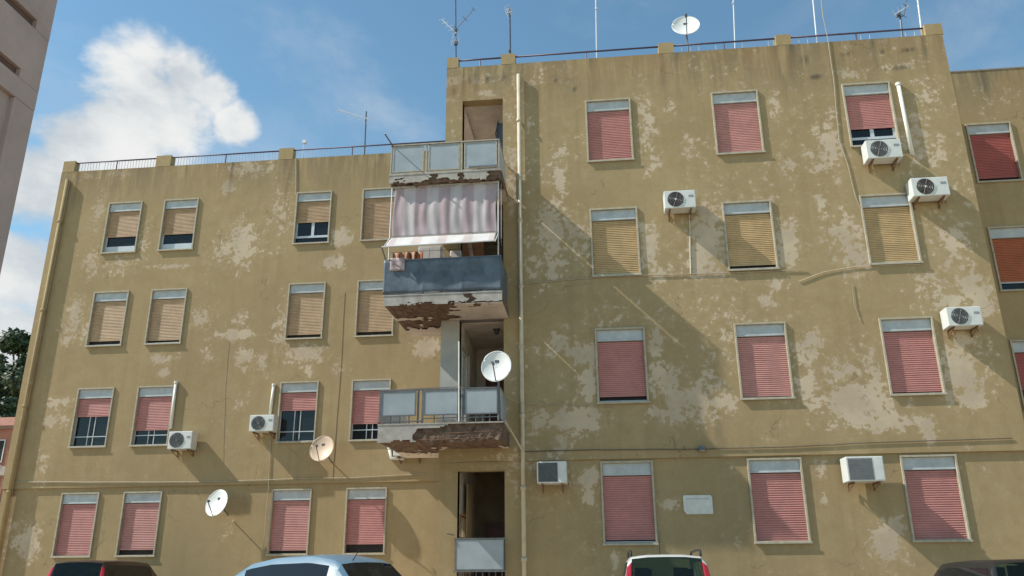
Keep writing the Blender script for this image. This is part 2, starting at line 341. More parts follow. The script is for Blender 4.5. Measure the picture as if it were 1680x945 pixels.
def wall_sheet(name, Y, x0, x1, z0, z1, holes, wear, stain, step=.1, parent=B):
    def ticks(a, b, ex):
        n = max(1, int(round((b-a)/step))); t = sorted([a+(b-a)*i/n for i in range(n+1)]+[e for e in ex if a < e < b]); o = [t[0]]
        for e in t[1:]:
            if e-o[-1] > 1e-4: o.append(e)
        return o
    xs = ticks(x0, x1, [h[0] for h in holes]+[h[1] for h in holes]); zs = ticks(z0, z1, [h[2] for h in holes]+[h[3] for h in holes])
    nz = len(zs); v = [(x, Y, z) for x in xs for z in zs]; f = []
    for i in range(len(xs)-1):
        cx = (xs[i]+xs[i+1])/2
        for j in range(nz-1):
            cz = (zs[j]+zs[j+1])/2
            if any(h[0] < cx < h[1] and h[2] < cz < h[3] for h in holes): continue
            f.append((i*nz+j, (i+1)*nz+j, (i+1)*nz+j+1, i*nz+j+1))
    me = bpy.data.meshes.new(name); me.from_pydata(v, [], f)
    for nm, fn in (('wear', wear), ('stain', stain)):
        a = me.attributes.new(nm, 'FLOAT', 'POINT'); a.data.foreach_set('value', [fn(p[0], p[2]) for p in v])
    me.update(); return link(name, me, M_WALL, parent)

WW, WH = 1.157, 1.77
ZR, ZL, ST = EYE+.4015, EYE+.3096, 3.05
XR = [-.004, 3.178, 6.380]; XL = [-15.483, -13.588, -9.196, -7.050]
STEP = 3.60; OV = .055                    # upper floors overhang the ground floor
#          column, row: (shutter, fraction closed, what shows below)
P, Q, O_, T_, S_ = M_PINK, M_PINK2, M_OLIVE, M_TAN, M_BEIGE
WIN = []
for c, r, m, fr, below in [(0, 3, P, 1, ''), (1, 3, Q, .965, ''), (2, 3, P, .66, 'sash'), (0, 2, O_, .985, 'bar'), (1, 2, O_, .93, 'bar'), (2, 2, O_, .975, 'bar'), (0, 1, P, .915, 'bar'), (1, 1, Q, .975, ''), (2, 1, P, .97, ''), (0, 0, P, .96, 'bar'), (1, 0, P, .995, ''), (2, 0, P, .995, '')]:
    WIN.append((RY, XR[c], ZR+ST*r, m, fr, below))
for c, r, m, fr, below in [(0, 3, T_, .62, 'low'), (1, 3, T_, .62, 'low'), (2, 3, T_, .50, 'sash'), (3, 3, T_, .99, ''), (0, 2, S_, .90, 'bar'), (1, 2, S_, .93, 'bar'), (2, 2, S_, .92, ''), (3, 2, S_, .91, ''),
                           (0, 1, P, .38, 'grid'), (1, 1, P, .70, 'curtain'), (2, 1, P, .37, 'grid'), (3, 1, P, .68, 'grid'), (0, 0, P, .99, ''), (1, 0, Q, .90, ''), (2, 0, Q, .94, ''), (3, 0, P, .84, '')]:
    WIN.append((LY, XL[c], ZL+ST*r, m, fr, below))
for x, r, m, fr, below in [(10.30, 3, M_RED, .93, 'bar'), (10.30, 2, M_ORANGE, .84, 'sash'), (10.26, 1, M_RED, .66, 'sash'), (10.26, 0, P, 1, ''), (13.6, 3, M_RED, .95, ''), (13.6, 2, P, 1, ''), (13.6, 1, P, .8, 'sash'), (13.6, 0, P, 1, '')]:
    WIN.append((WY, x, ZR+ST*r, m, fr, below))
def holes_for(Y): return [(x+.05, x+WW-.05, z+.05, z+WH-.05) for (y, x, z, *_) in WIN if y == Y]

BX0, BX1 = -3.64, 9.02                    # tall block
RTOP, RPOST, LTOP, LPOST = 13.98, 14.30, 13.84, 14.24
LOG = (-3.20, -2.14)                      # loggia opening
SLABS = [10.20, 7.17, 4.25]
lh = [(LOG[0], LOG[1], z+.02, z+2.74) for z in SLABS]
wearR, stR = wear_fn(WR, .04), stain_fn(RTOP, [at(p, 100, RY).x for p in (763, 783, 1110, 1300, 1520, 965, 850, 1085, 1280, 1440)], .2)
wearL, stL = wear_fn(WL, -.15), stain_fn(LTOP, [at(p, 280, LY).x for p in (475, 470, 300, 620, 130, 380)], .2)
wall_sheet('wall', RY, BX0, BX1, STEP, RTOP, holes_for(RY)+lh, wearR, stR)
wall_sheet('wall', RY+OV, BX0+.001, BX1, 0, STEP, holes_for(RY)+[(LOG[0], LOG[1], .35, 3.40)], wearR, stR)
wall_sheet('wall', LY, -17.36, BX0, STEP, LTOP, holes_for(LY), wearL, stL)
wall_sheet('wall', LY+OV, -17.36, BX0, 0, STEP, holes_for(LY), wearL, stL)
wearW = wear_fn(px_blobs([(1640, 160, 30, 20, .3)], WY), -.15); stW = stain_fn(14.36, [11, 12.6, 14], .2)
wall_sheet('wall', WY, BX1, 34, 0, 14.36, holes_for(WY), wearW, stW, .2)
# undersides of the overhanging storeys
box('wall_ledge', M_WALL, B, LOG[1], BX1, RY+.004, RY+OV+.02, STEP-.004, STEP+.02)
box('wall_ledge', M_WALL, B, -17.36, BX0, LY+.004, LY+OV+.02, STEP-.004, STEP+.02)
# hidden sides, backs and roofs close the shell
def shell(x0, x1, y0, y1, z1, roof):
    m = MB()
    m.grid(lambda u, v: (x0, y0+(y1-y0)*u, z1*v), 1, 1); m.grid(lambda u, v: (x1, y0+(y1-y0)*u, z1*v), 1, 1); m.grid(lambda u, v: (x0+(x1-x0)*u, y1, z1*v), 1, 1)
    m.build('outer_wall', M_WALL, B)
    box('roof', M_PAVE, B, x0+.01, x1-.01, y0+.25, y1-.01, roof-.2, roof)
shell(BX0+.002, BX1-.002, 22.6, 33, RTOP-.01, 13.1); shell(-17.358, BX0+.01, LY+.06, 34, LTOP-.01, 13.0); shell(BX1+.01, 34, WY+.02, 33, 14.3, 13.2)
MB().grid(lambda u, v: (BX1-.001, RY+(22.7-RY)*u, (RTOP-.002)*v), 1, 1).build('outer_wall', M_WALL, B)
# parapet backs
box('parapet', M_WALL, B, BX0+.01, BX1-.01, RY+.005, RY+.26, 12.95, RTOP-.003); box('parapet', M_WALL, B, -17.35, BX0-.01, LY+.005, LY+.26, 12.95, LTOP-.003)
box('coping', M_PAVE, B, BX1+.02, 33.9, WY-.015, WY+.3, 14.362, 14.40)

def add_posts(Y, spans, z0, z1, name='parapet_post'):
    xs = []
    for a, b, yy in spans:
        x0, x1 = at(a, yy, Y).x, at(b, yy, Y).x; xs.append((x0, x1))
        o = wall_sheet(name, Y, x0, x1, z0, z1, [], lambda x, z: .1+.3*n2(x, z, 2.2), lambda x, z: .75, .1)
        box('post_core', M_WALL, o, x0, x1, Y-.004, Y+.25, z0, z1-.002)
    return xs
pr_ = add_posts(RY, [(733.5, 752, 97), (822, 845, 90), (1080, 1105, 75), (1272, 1297, 60), (1516, 1545, 42)], RTOP, RPOST)
pl_ = add_posts(LY, [(105.5, 124, 265), (257, 281, 258), (458, 481, 248)], LTOP, LPOST)
def railing(xa, xb, Y, zt, zb, gap, bars=True):
    o = MB().tube([(xa, Y+.1, zt), (xb, Y+.1, zt)], .024, 8).build('railing', M_RAIL, B, smooth=True)
    n = max(1, int((xb-xa)/2.4))
    for i in range(1, n+1):
        x = xa+(xb-xa)*i/(n+1); MB().tube([(x, Y+.1, zb-.05), (x, Y+.1, zt)], .018, 6).build('rail_post', M_RAIL, o)
    if bars:
        m = MB(); x = xa+gap
        while x < xb:
            if random.random() > (.05 if gap < .15 else .3): m.tube([(x, Y+.1, zb-.05), (x+random.uniform(-.01, .01), Y+.1, zt-.01)], .008, 5)
            x += gap
        b = m.build('balusters', M_BARS, o); b['kind'] = 'stuff'
    return o
for i in range(4): railing(pr_[i][1], pr_[i+1][0], RY, RPOST-.045, RTOP, .22 if i >= 2 else .9, i >= 2)
railing(pl_[0][1], pl_[1][0], LY, LPOST-.04, LTOP, .10); railing(pl_[1][1], pl_[2][0], LY, LPOST-.04, LTOP, .10); railing(pl_[2][1], BX0, LY, LPOST-.04, LTOP, .10)

# ------------------------------------------------------------------ windows
def slats(x0, x1, z0, z1, y):
    m = MB(); h = .047; n = max(1, int(round((z1-z0)/h))); h = (z1-z0)/n; pts = []
    for i in range(n):
        z = z1-h*i; t = random.uniform(-.0015, .0015)
        pts += [(y+.016, z), (y+.001+t, z-h*.14), (y-.005+t, z-h*.5), (y-.001+t, z-h*.82), (y+.016, z-h*.93)]
    pts.append((y+.016, z0))
    k = len(m.v)
    for yy, z in pts:
        sag = random.uniform(-.0015, .0015)
        m.v += [(x0, yy, z), ((x0+x1)/2, yy, z+sag), (x1, yy, z)]
    for i in range(len(pts)-1):
        for j in (0, 1): m.f.append((k+3*i+j, k+3*i+3+j, k+3*i+4+j, k+3*i+1+j))
    m.box(x0, x1, y+.018, y+.024, z0, z1)
    return m
def bars4(m, x0, x1, y0, y1, z0, z1, wx, wz):
    m.box(x0, x0+wx, y0, y1, z0, z1); m.box(x1-wx, x1, y0, y1, z0, z1); m.box(x0+wx, x1-wx, y0, y1, z0, z0+wz); m.box(x0+wx, x1-wx, y0, y1, z1-wz, z1); return m
def window(Y, x, z, mt, fr, below):
    y = Y+(OV if z < 2.5 and Y != WY else 0)
    fw = .042
    m = bars4(MB(), x, x+WW, y-.045, y+.10, z, z+WH, fw, fw); m.box(x-.02, x+WW+.02, y-.06, y-.046, z-.012, z+.03)
    W = m.build('window', M_FRAME, B, bevel=.004)
    ix0, ix1, iz0, iz1 = x+fw+.001, x+WW-fw-.001, z+fw+.001, z+WH-fw-.001
    bh = .265; m = MB().box(ix0, ix1, y+.012, y+.09, iz1-bh, iz1-.003); m.box(ix0+.001, ix1-.001, y+.004, y+.0115, iz1-bh, iz1-bh+.03)
    m.build('shutter_box', M_BOX, W, bevel=.003)
    zt = iz1-bh-.012; zb = zt-(zt-iz0)*fr
    if fr > .97: zb = zt-(zt-iz0)*fr
    slats(ix0, ix1, zb+.03, zt, y+.05).build('shutter', mt, W)
    box('bottom_slat', mt, W, ix0, ix1, y+.043, y+.067, zb, zb+.0295)
    box('unlit_room_block', M_DARK, W, ix0-.02, ix1+.02, y+.099, y+.5, iz0-.04, iz1+.04)  # solid near-black block; the shade of the unlit interior is in its colour
    yg = y+.075
    if below in ('sash', 'low', 'grid', 'curtain'):
        top = zt-.002
        m = MB(); s = .045
        if below == 'sash':
            bars4(m, ix0, ix1, yg, yg+.02, iz0+.22, top, s, s); m.box((ix0+ix1)/2-s, (ix0+ix1)/2+s, yg, yg+.019, iz0+.22+s, top-s)
            m.box(ix0, ix1, yg-.012, yg-.002, iz0+.19, iz0+.245)
        elif below == 'low':
            bars4(m, ix0, ix1, yg, yg+.02, iz0, top, s, s); m.box(ix0+s, ix1-s, yg, yg+.019, iz0+s, iz0+.22)
        else:
            t = .022
            bars4(m, ix0, ix1, yg, yg+.02, iz0, top, t, t)
            for f in (.40, .56): m.box(ix0+(ix1-ix0)*f-t/2, ix0+(ix1-ix0)*f+t/2, yg, yg+.019, iz0+t, top-t)
            m.box(ix0+t, ix1-t, yg-.012, yg-.001, iz0+.27, iz0+.295)
        m.build('sash', M_SASH, W)
        gz = iz0+.005
        gx = (ix0+ix1)/2
        for a, b in ((ix0, gx), (gx, ix1)): box('pane', M_GLASS, W, a+.02, b-.02, yg+.0205, yg+.0235, gz, top-.02)
        if below in ('curtain', 'grid'):
            for a, b in ((ix0+.02, ix0+.42), (ix1-.30, ix1-.02)):
                MB().grid(lambda u, v: (a+(b-a)*u, yg+.05+.012*math.sin(u*30), iz0+.02+(top-iz0-.05)*v), 18, 1).build('curtain', mat('net_curtain', (.20, .18, .17), .9, .2), W, smooth=True)
    elif below == 'bar':
        MB().box(ix0, ix1, y+.03, y+.05, iz0, iz0+.028).build('sill_bar', M_SASH, W)
    return W
for a in WIN: window(*a)

# ------------------------------------------------------------------ loggia and balconies
def depth_wall(z0, z1, hole):
    """left side wall of the loggia, with an opening looking out over the balcony return"""
    ya, yb = RY+.32, 21.2; m = MB()
    x0, x1 = BX0+.003, LOG[0]
    m.box(x0, x1, RY+OV+.004, ya, z0, z1)
    if hole:
        a, b, c, d = hole
        m.box(x0, x1, ya, a, z0, z1); m.box(x0, x1, b, yb, z0, z1); m.box(x0, x1, a, b, z0, c); m.box(x0, x1, a, b, d, z1)
    else: m.box(x0, x1, ya, yb, z0, z1)
    return m.build('loggia_wall', M_LOGGIA, B)
FL = [.30]+SLABS[::-1]                    # floors of the four loggias
for i, z in enumerate(FL):
    top = (FL[i+1]-.22) if i < 3 else 13.02
    hole = (RY+.36, 20.0, z+(.95 if i != 1 else .3), z+2.2) if i < 3 else (RY+.36, 21.0, z+.9, z+2.7)
    dw = depth_wall(z, top, hole)
    # side window in the opening
    m = bars4(MB(), 0, 1.22, -.02, .03, hole[2], hole[3], .05, .05); m.box(.585, .635, -.02, .029, hole[2]+.05, hole[3]-.05); m.box(.05, .585, -.019, .028, hole[2]+.72, hole[2]+.76); m.box(.635, 1.17, -.019, .028, hole[2]+.72, hole[2]+.76)
    if i == 3: m = MB().box(0, 2.2, -.02, .03, hole[2], hole[2]+.04)
    v = [(-3.29+q[1], hole[0]+q[0], q[2]) for q in m.v]; m.v = v
    m.build('side_sash', M_WHITE if i else M_TAN, dw)
    if i < 3: box('side_pane', M_CLEAR, dw, -3.286, -3.283, hole[0]+.05, hole[1]-.05, hole[2]+.05, hole[3]-.05)
    box('loggia_wall', M_LOGGIA if i else mat('shade_dark_plaster', (.20, .15, .10), .9, .2, 3), B, LOG[0]-.3, LOG[1]+.3, 21.2, 21.3, z, top)  # shade inside the ground-floor loggia put into a darker plaster colour
    m = MB().box(LOG[1]+.001, LOG[1]+.2, RY+OV+.01, 21.2, z, top); m.build('loggia_wall', M_LOGGIA, B)
    box('loggia_floor', M_PAVE, B, LOG[0]-.01, LOG[1]+.01, RY+.004, 21.2, z-.2, z-.002 if i == 0 else z-.012)
    box('loggia_ceiling', M_LOGGIA, B, LOG[0]-.005, LOG[1]+.005, RY+OV+.3, 21.2, top-.012 if i < 3 else top, top+.15)
    d = MB().box(-2.95, -2.2, 21.13, 21.195, z, z+2.1).build('door', M_DOOR, B)
    for k in range(3): box('door_panel', M_DOOR, d, -2.87, -2.28, 21.11, 21.129, z+.15+.64*k, z+.70+.64*k, bevel=.01)
# reveals of the opening edges (front wall thickness)
for i, z in enumerate(FL):
    z0, z1 = (z+.02, z+2.74) if i else (.35, 3.40)
    y0 = RY+.003+(0 if i else OV)
    bars4(MB(), LOG[0]-.12, LOG[1]+.12, y0, RY+.3, z0-.1, z1+.1, .12, .1).build('opening_surround', M_WALL, B)
# light grey paint on the pillar beside the second-floor balcony
box('pillar_paint', M_GREYP, B, BX0-.004, LOG[0]-.002, RY-.005, RY+.001, 4.3, 6.93)

SX0, SX1, SBY = -4.72, -2.02, 19.73
def slab(z, th, fm, sm_, seed):
    S = MB()
    dsp = lambda x, y, zz, a: a*(.6*noise.noise(Vector((x*3.1+seed, y*3.1, zz*4)))+.6*noise.noise(Vector((x*8+seed, y*8, zz*9))))
    # front face then underside, one ragged sheet
    def sheet(u, v):
        x = SX0+.02+(SX1-SX0-.04)*u
        if v < .3:
            t = v/.3; y = FY+.03; zz = z-th*t; return (x, y+abs(dsp(x, y, zz, .07)), zz+(dsp(x, 3, 1, .10) if t > .5 else 0))
        t = (v-.3)/.7; y = FY+.03+(RY-FY-.03)*t; zz = z-th
        return (x, y+(abs(dsp(x, y, zz, .07)) if t < .04 else 0), zz+abs(dsp(x, y, zz, .085))+(dsp(x, 3, 1, .10) if t < .12 else 0))
    S.grid(sheet, 70, 40)
    o = S.build('balcony', M_CONC, B)
    core = MB().box(SX0+.08, SX1-.03, FY+.11, RY-.004, z-th+.10, z-.02); core.box(SX0+.02, BX0-.004, RY-.003, SBY, z-th+.10, z-.02)
    core.box(SX0+.02, SX0+.10, FY+.11, SBY-.01, z-th+.01, z-.021); core.box(SX1-.032, SX1, FY+.06, RY-.004, z-th, z-.01)
    core.build('slab_core', M_CONC, o)
    R_ = MB().grid(lambda u, v: (SX0+.02+(BX0-SX0-.03)*u, RY+(SBY-RY)*v, z-th+abs(dsp(SX0+u, RY+v*1.3, z-th, .085))), 20, 24); R_.build('soffit', M_CONC, o)
    # surviving plaster, standing proud of the broken concrete
    fp = MB().grid(lambda u, v: (SX0+(SX1-SX0)*u, FY+.008, z-th*1.02*v), 110, 14, keep=lambda u, v: fm(u+.035*noise.noise(Vector((v*2.5+seed, u*9, 3.3)))+.012*noise.noise(Vector((v*9+seed, u*20, 1.3))), v)+.35*noise.noise(Vector((u*9+seed, v*2.2, seed)))+.18*noise.noise(Vector((u*30+seed, v*7, seed))) > 0)
    fp.build('plaster_skin', M_PLAST, o, solid=.02)
    sp = MB().grid(lambda u, v: (SX0+(SX1-SX0)*u, FY+.02+(RY-FY-.03)*v, z-th-.008), 80, 44, keep=lambda u, v: sm_(u+.06*noise.noise(Vector((v*3+seed, u*6, 2.3))), v)+.5*noise.noise(Vector((u*5+seed, v*3, seed+4)))+.25*noise.noise(Vector((u*16, v*9, seed))) > 0)
    sp.build('plaster_skin', M_LOGGIA, o, solid=.014)
    sp = MB().grid(lambda u, v: (SX0+.02+(BX0-SX0-.03)*u, RY+(SBY-RY)*v, z-th-.008), 40, 44, keep=lambda u, v: (v-.45)+.45*noise.noise(Vector((u*5+seed, v*4, seed+9)))+.25*noise.noise(Vector((u*16, v*12, seed))) > 0)
    sp.build('plaster_skin', M_LOGGIA, o, solid=.014)
    for k in range(7):                                  # exposed reinforcing bars
        x = random.uniform(SX0+.3, SX1-.3); MB().tube([(x, FY+.05, z-th+.03), (x+.03, FY+.6, z-th+.005), (x+.02, RY-.1, z-th+.02)], .008, 5).build('rebar', M_RUST, o)
    for k in range(2):
        zz = z-th*(.5+.35*k); MB().tube([(SX0+.2, FY+.03, zz), (-3.4, FY+.035, zz-.015), (SX1-.2, FY+.03, zz+.01)], .007, 5).build('rebar', M_RUST, o)
    box('lip', M_PLAST, o, SX0-.01, SX1+.004, FY-.012, FY+.06, z+.002, z+.028)
    return o
b4 = slab(10.20, .22, lambda u, v: (.40-v*.55)-(.8 if u > .88 else 0)-(.55 if .36 < u < .43 or .62 < u < .68 else 0), lambda u, v: v-.5, 1.3)
b3 = slab(7.17, .22, lambda u, v: (.72-v*.8)-(.9 if .70 < u < .76 else 0)+(.2 if u < .12 else 0), lambda u, v: max(-.4, min(.15, (u-.6)*2.0))+.25*v, 6.1)
b2 = slab(4.25, .36, lambda u, v: (.55 if u < .30 else .05 if u < .5 else -.30)-v*.9+(.35 if u < .30 else 0)+(.25 if v < .18 else 0), lambda u, v: -.45+.2*v, 11.7)

def rail_posts(o, xs, z0, z1, m=M_BEIGEMET, r=.018):
    for x in xs: MB().box(x-r, x+r, FY+.012, FY+.05, z0, z1).build('rail_post', m, o)
def panel(o, x0, x1, z0, z1, y, m, fm=M_BEIGEMET, fr=.03):
    p = box('panel', m, o, x0+fr, x1-fr, y, y+.008, z0+fr, z1-fr)
    bars4(MB(), x0, x1, y-.008, y+.016, z0, z1, fr, fr).build('panel_frame', fm, p)
def side_rail(o, x, y0, y1, z0, z1, m, inset=.0):
    MB().box(x-.012, x+.012, y0, y1, z1-.03, z1).build('handrail', M_BEIGEMET, o)
    p = box('panel', m, o, x-.004, x+.004, y0+.05, y1-.05, z0+.06, z1-.04)
# top balcony: three frosted panels
z = 10.20
xs = [-4.70, -3.84, -2.98, -2.09]; rail_posts(b4, xs, z, 11.02)
MB().box(-4.72, -2.07, FY-.005, FY+.045, 11.0, 11.03).build('handrail', M_BEIGEMET, b4); MB().box(-4.72, -2.07, FY, FY+.04, z+.03, z+.06).build('bottom_rail', M_BEIGEMET, b4)
for a, b in ((-4.66, -3.90), (-3.79, -3.03), (-2.92, -2.13)): panel(b4, a, b, z+.09, 10.985, FY+.016, M_FROST)
side_rail(b4, -2.08, FY+.06, RY-.02, z+.05, 11.02, M_FROST); side_rail(b4, -4.70, FY+.06, SBY-.03, z+.05, 11.02, M_FROST)
MB().box(-4.70, BX0-.006, SBY-.03, SBY-.01, 10.99, 11.02).build('handrail', M_BEIGEMET, b4)
box('dark_trim', M_METAL, b4, -2.80, -2.10, FY-.018, FY-.006, z+.10, z+.14)
MB().tube([tuple(at(645, 240, FY)+Vector((0, .03, 0))), tuple(at(631, 219, FY-.35))], .018, 6).build('washing_line_arm', M_ANT, b4)
# middle balcony: slate blue sheet tied to the railing
z = 7.17
rail_posts(b3, [-4.70, -3.83, -2.95, -2.06], z, 8.06, M_METAL); MB().box(-4.72, -2.05, FY+.01, FY+.045, 8.03, 8.06).build('handrail', M_METAL, b3); MB().box(-4.72, -2.05, FY+.002, FY+.04, z+.03, z+.055).build('bottom_rail', M_METAL, b3)
def sheetf(u, v):
    x = -4.745+2.70*u; zz = 7.235+.80*v
    return (x, FY-.008-.010*math.sin(u*3*math.pi*2+.6)-.012*noise.noise(Vector((u*5, v*2, 2)))-.006*(1 if abs((u*3) % 1-.0) < .04 else 0), zz+.006*math.sin(u*17))
MB().grid(sheetf, 90, 12).build('privacy_sheet', M_SLATE, b3, smooth=True, solid=.004)
MB().grid(lambda u, v: (-2.052+.006*math.sin(u*9), FY+.0+(RY-FY-.03)*u, 7.235+.80*v), 12, 4).build('privacy_sheet', M_SLATE, b3, smooth=True, solid=.004)
MB().grid(lambda u, v: (-4.74+.006*math.sin(u*9), FY+.0+(SBY-FY-.03)*u, 7.235+.80*v), 12, 4).build('privacy_sheet', M_SLATE, b3, smooth=True, solid=.004)
MB().tube([tuple(at(632, 425, FY)+Vector((0, .03, 0))), tuple(at(626, 405, FY-.2))], .016, 6).build('washing_line_arm', M_ANT, b3)
# lower balcony: three separate panels, bars below
z = 4.25
rail_posts(b2, [-4.70, -3.86, -3.76, -2.99, -2.88, -2.10], z, 5.02, M_METAL)
MB().box(-4.72, -2.08, FY+.005, FY+.04, 5.0, 5.025).build('handrail', M_METAL, b2); MB().box(-4.74, -3.78, FY-.02, FY+.02, z+.06, z+.085).build('bottom_rail', M_METAL, b2); MB().box(-3.78, -2.08, FY, FY+.02, z+.12, z+.14).build('bottom_rail', M_METAL, b2)
for a, b in ((-4.67, -3.90), (-3.74, -2.97), (-2.85, -2.12)): panel(b2, a, b, z+.19, 4.985, FY-.01, M_FROST, M_METAL, .025)
for x in (-4.45, -4.25, -4.05, -3.5, -3.3, -2.6, -2.45, -2.3): MB().box(x-.01, x+.01, FY+.008, FY+.03, z+.03, z+.19).build('baluster', M_METAL, b2)
side_rail(b2, -2.08, FY+.06, RY-.02, z+.05, 5.02, M_FROST); side_rail(b2, -4.70, FY+.06, SBY-.03, z+.05, 5.02, M_FROST)
box('plaster_rubble', M_PLAST, b2, -3.45, -3.05, FY+.03, FY+.12, z+.03, z+.10, bevel=.02)
MB().tube([tuple(at(640, 640, FY+.9)), tuple(at(762, 634, FY+.9))], .008, 5).build('washing_line', M_CABLED, b2)
MB().tube([tuple(at(753, 692, FY-.04)), tuple(at(753, 560, FY-.04))], .016, 8).build('white_pole', M_DUCT, b2)
# ground floor loggia guard
g = MB().box(LOG[0]-.05, LOG[1]+.02, RY-.06, RY-.02, 1.93, 1.955).build('loggia_guard', M_METAL, B)
panel(g, LOG[0]-.02, LOG[1]+.0, 1.29, 1.93, RY-.05, M_FROST, M_METAL, .02)
MB().box(LOG[0]-.06, LOG[1]+.03, RY-.07, RY-.01, 1.255, 1.285).build('bottom_rail', M_METAL, g)
for k in range(8): MB().box(LOG[0]+.02+.14*k, LOG[0]+.035+.14*k, RY-.05, RY-.035, .40, 1.255).build('baluster', M_METAL, g)
MB().tube([(LOG[0]-.05, RY-.03, 2.02), (LOG[0]-.2, RY-.12, 2.05)], .012, 6).build('bracket', M_METAL, g)

# downpipes
def pipe(pts, r, m, name='downpipe', coll=(), parent=B):
    o = MB().tube(pts, r, 10).build(name, m, parent, smooth=True)
    for z in coll:
        a = Vector(pts[0]); MB().tube([(a.x, a.y, z-.04), (a.x, a.y, z+.04)], r*1.35, 10).build('collar', m, o, smooth=True)
    return o
pipe([(-1.71, RY-.085, 13.58), (-1.71, RY-.085, .1)], .05, M_PVC, coll=(12.2, 10.55, 9.4, 7.7, 6.2, 4.6, 3.0, 1.5))
pipe([(-17.03, LY-.10, 13.50), (-17.03, LY-.10, .1)], .06, M_WALL, coll=(12.0, 9.0, 6.0, 3.5))
box('corner_fin', M_WALL, B, -17.12, -16.99, LY-.03, LY-.002, .05, 13.5)

# ------------------------------------------------------------------ air conditioners
def disc(m, c, r, y, n=24, r0=0.0):
    i = len(m.v)
    for k in range(n):
        t = 2*math.pi*k/n; m.v.append((c[0]+r*math.cos(t), y, c[1]+r*math.sin(t)))
    if r0:
        for k in range(n):
            t = 2*math.pi*k/n; m.v.append((c[0]+r0*math.cos(t), y, c[1]+r0*math.sin(t)))
        for k in range(n): m.f.append((i+k, i+(k+1) % n, i+n+(k+1) % n, i+n+k))
    else: m.f.append(tuple(range(i, i+n)))
    return m
def ac(x0, y0, x1, y1, Y, label, style, gap=.06, grille=M_ACG, dp=.35):
    p0, p1 = at(x0, y1, Y-gap-dp), at(x1, y0, Y-gap-dp)
    wd, h = p1.x-p0.x, p1.z-p0.z
    h = min(h, wd*.72); yb = Y-gap; yf = yb-dp
    t = thing('air_conditioner', label, 'air conditioner', 'air conditioner units hung on the facade', (p0.x, Y, p0.z))
    lx = lambda a: a
    case = MB().box(0, wd, yf-Y, yb-Y, 0, h).build('casing', M_AC, t, bevel=.015)
    f = yf-Y
    if style == 'fan':
        c = (wd*.36, h*.5); r = min(h*.43, wd*.31)
        m = disc(MB(), c, r, f-.003); gr = m.build('fan_grille', grille, t)
        m = MB()
        for rr in (.98, .8, .62, .44, .26):
            n = 28; q = [(c[0]+r*rr*math.cos(6.2832*k/n), f-.012, c[1]+r*rr*math.sin(6.2832*k/n)) for k in range(n+1)]; m.tube(q, .0035, 4, cap=False)
        for k in range(10):
            a = 6.2832*k/10; m.tube([(c[0]+.1*r*math.cos(a), f-.010, c[1]+.1*r*math.sin(a)), (c[0]+r*math.cos(a), f-.010, c[1]+r*math.sin(a))], .003, 4)
        m.build('wire_guard', M_METAL, gr)
        disc(MB(), c, r*.13, f-.017, 12).build('fan_hub', M_AC if grille is M_ACBR else M_METAL, gr)
        MB().box(wd*.78, wd*.93, f-.004, f-.001, h*.6, h*.72).build('badge', mat('grey_badge', (.25, .27, .28), .5), t)
    else:
        m = MB(); x0_, x1_ = wd*.05, wd*.70; n = 15
        gr = MB().box(x0_, x1_, f-.003, f-.0005, h*.06, h*.93).build('intake_grille', grille, t)
        for k in range(n): zz = h*.07+(h*.86)*k/n; m.box(x0_, x1_, f-.010, f-.0035, zz, zz+h*.86/n*.35)
        m.build('louvres', grille, gr)
        MB().box(wd*.74, wd*.97, f-.005, f-.001, h*.05, h*.95).build('cover', M_AC, t, bevel=.003)
    for a in (.16, .84):
        b = MB().box(wd*a-.015, wd*a+.015, f+.02, -.002, -.035, -.003); b.box(wd*a-.015, wd*a+.015, -.02, -.002, -.17, -.036)
        i = len(b.v); b.tube([(wd*a, f+.06, -.04), (wd*a, -.012, -.16)], .010, 5); b.build('bracket', M_RUST, t)
    MB().tube([(wd*.985, -.10, h*.2), (wd+.05, -.08, h*.1), (wd+.05, -.02, -.05)], .014, 6).build('hose', M_CABLE, t)
    return t
ac(1091, 311, 1140, 342, RY, 'white air conditioner with dark fan between the two left straw shutters of the tall block', 'fan', grille=M_ACBR)
ac(1424, 227, 1477, 260, RY, 'white air conditioner with grey fan under the half open top window', 'fan')
ac(1499, 289, 1554, 322, RY, 'white air conditioner with dark round fan right of the topmost straw shutter', 'fan', grille=M_ACBR)
ac(1557, 502, 1608, 535, RY, 'white air conditioner with grey fan near the right edge of the tall block', 'fan')
ac(1392, 748, 1448, 790, RY, 'white air conditioner with square grey louvres between two ground floor pink shutters', 'sq', .07, M_ACL, .42)
ac(881, 753, 929, 793, RY, 'shaded white air conditioner with dark square louvres beside the downpipe', 'sq', .07, dp=.42)
ac(274, 707, 316, 737, LY, 'white air conditioner with grey fan below a window near the left end', 'fan')
ac(408, 680, 450, 708, LY, 'white air conditioner with grey fan between windows of the recessed wing', 'fan')
ac(645, 722, 692, 748, LY, 'air conditioner on the recessed wing half hidden by the lowest balcony', 'fan')

# trunking for the units
def duct(pts, Y, label, w_=.05, m=M_DUCT):
    q = [at(a, b, Y) for a, b in pts]; q = [(p.x, Y-.045, p.z) for p in q]
    o = MB().tube(q, w_, 8).build('pipe_cover', m, None, smooth=True); tag(o, label, 'pipe cover', 'white pipe covers on the facade')
    MB().tube([q[0], (q[0][0], Y-.045, q[0][2]+.07)], w_*1.35, 8).build('end_cap', m, o); return o
duct([(1473, 142), (1496, 256)], RY, 'white pipe cover beside the half open top right window', .05)
duct([(290, 630), (281, 704)], LY, 'white pipe cover running down from window to air conditioner near the left end', .045)
duct([(450, 634), (444, 680)], LY, 'short white pipe cover above the middle air conditioner of the recessed wing', .045)
duct([(640, 737), (642, 752), (664, 753)], LY, 'bent white pipe cover under the lowest balcony', .05)

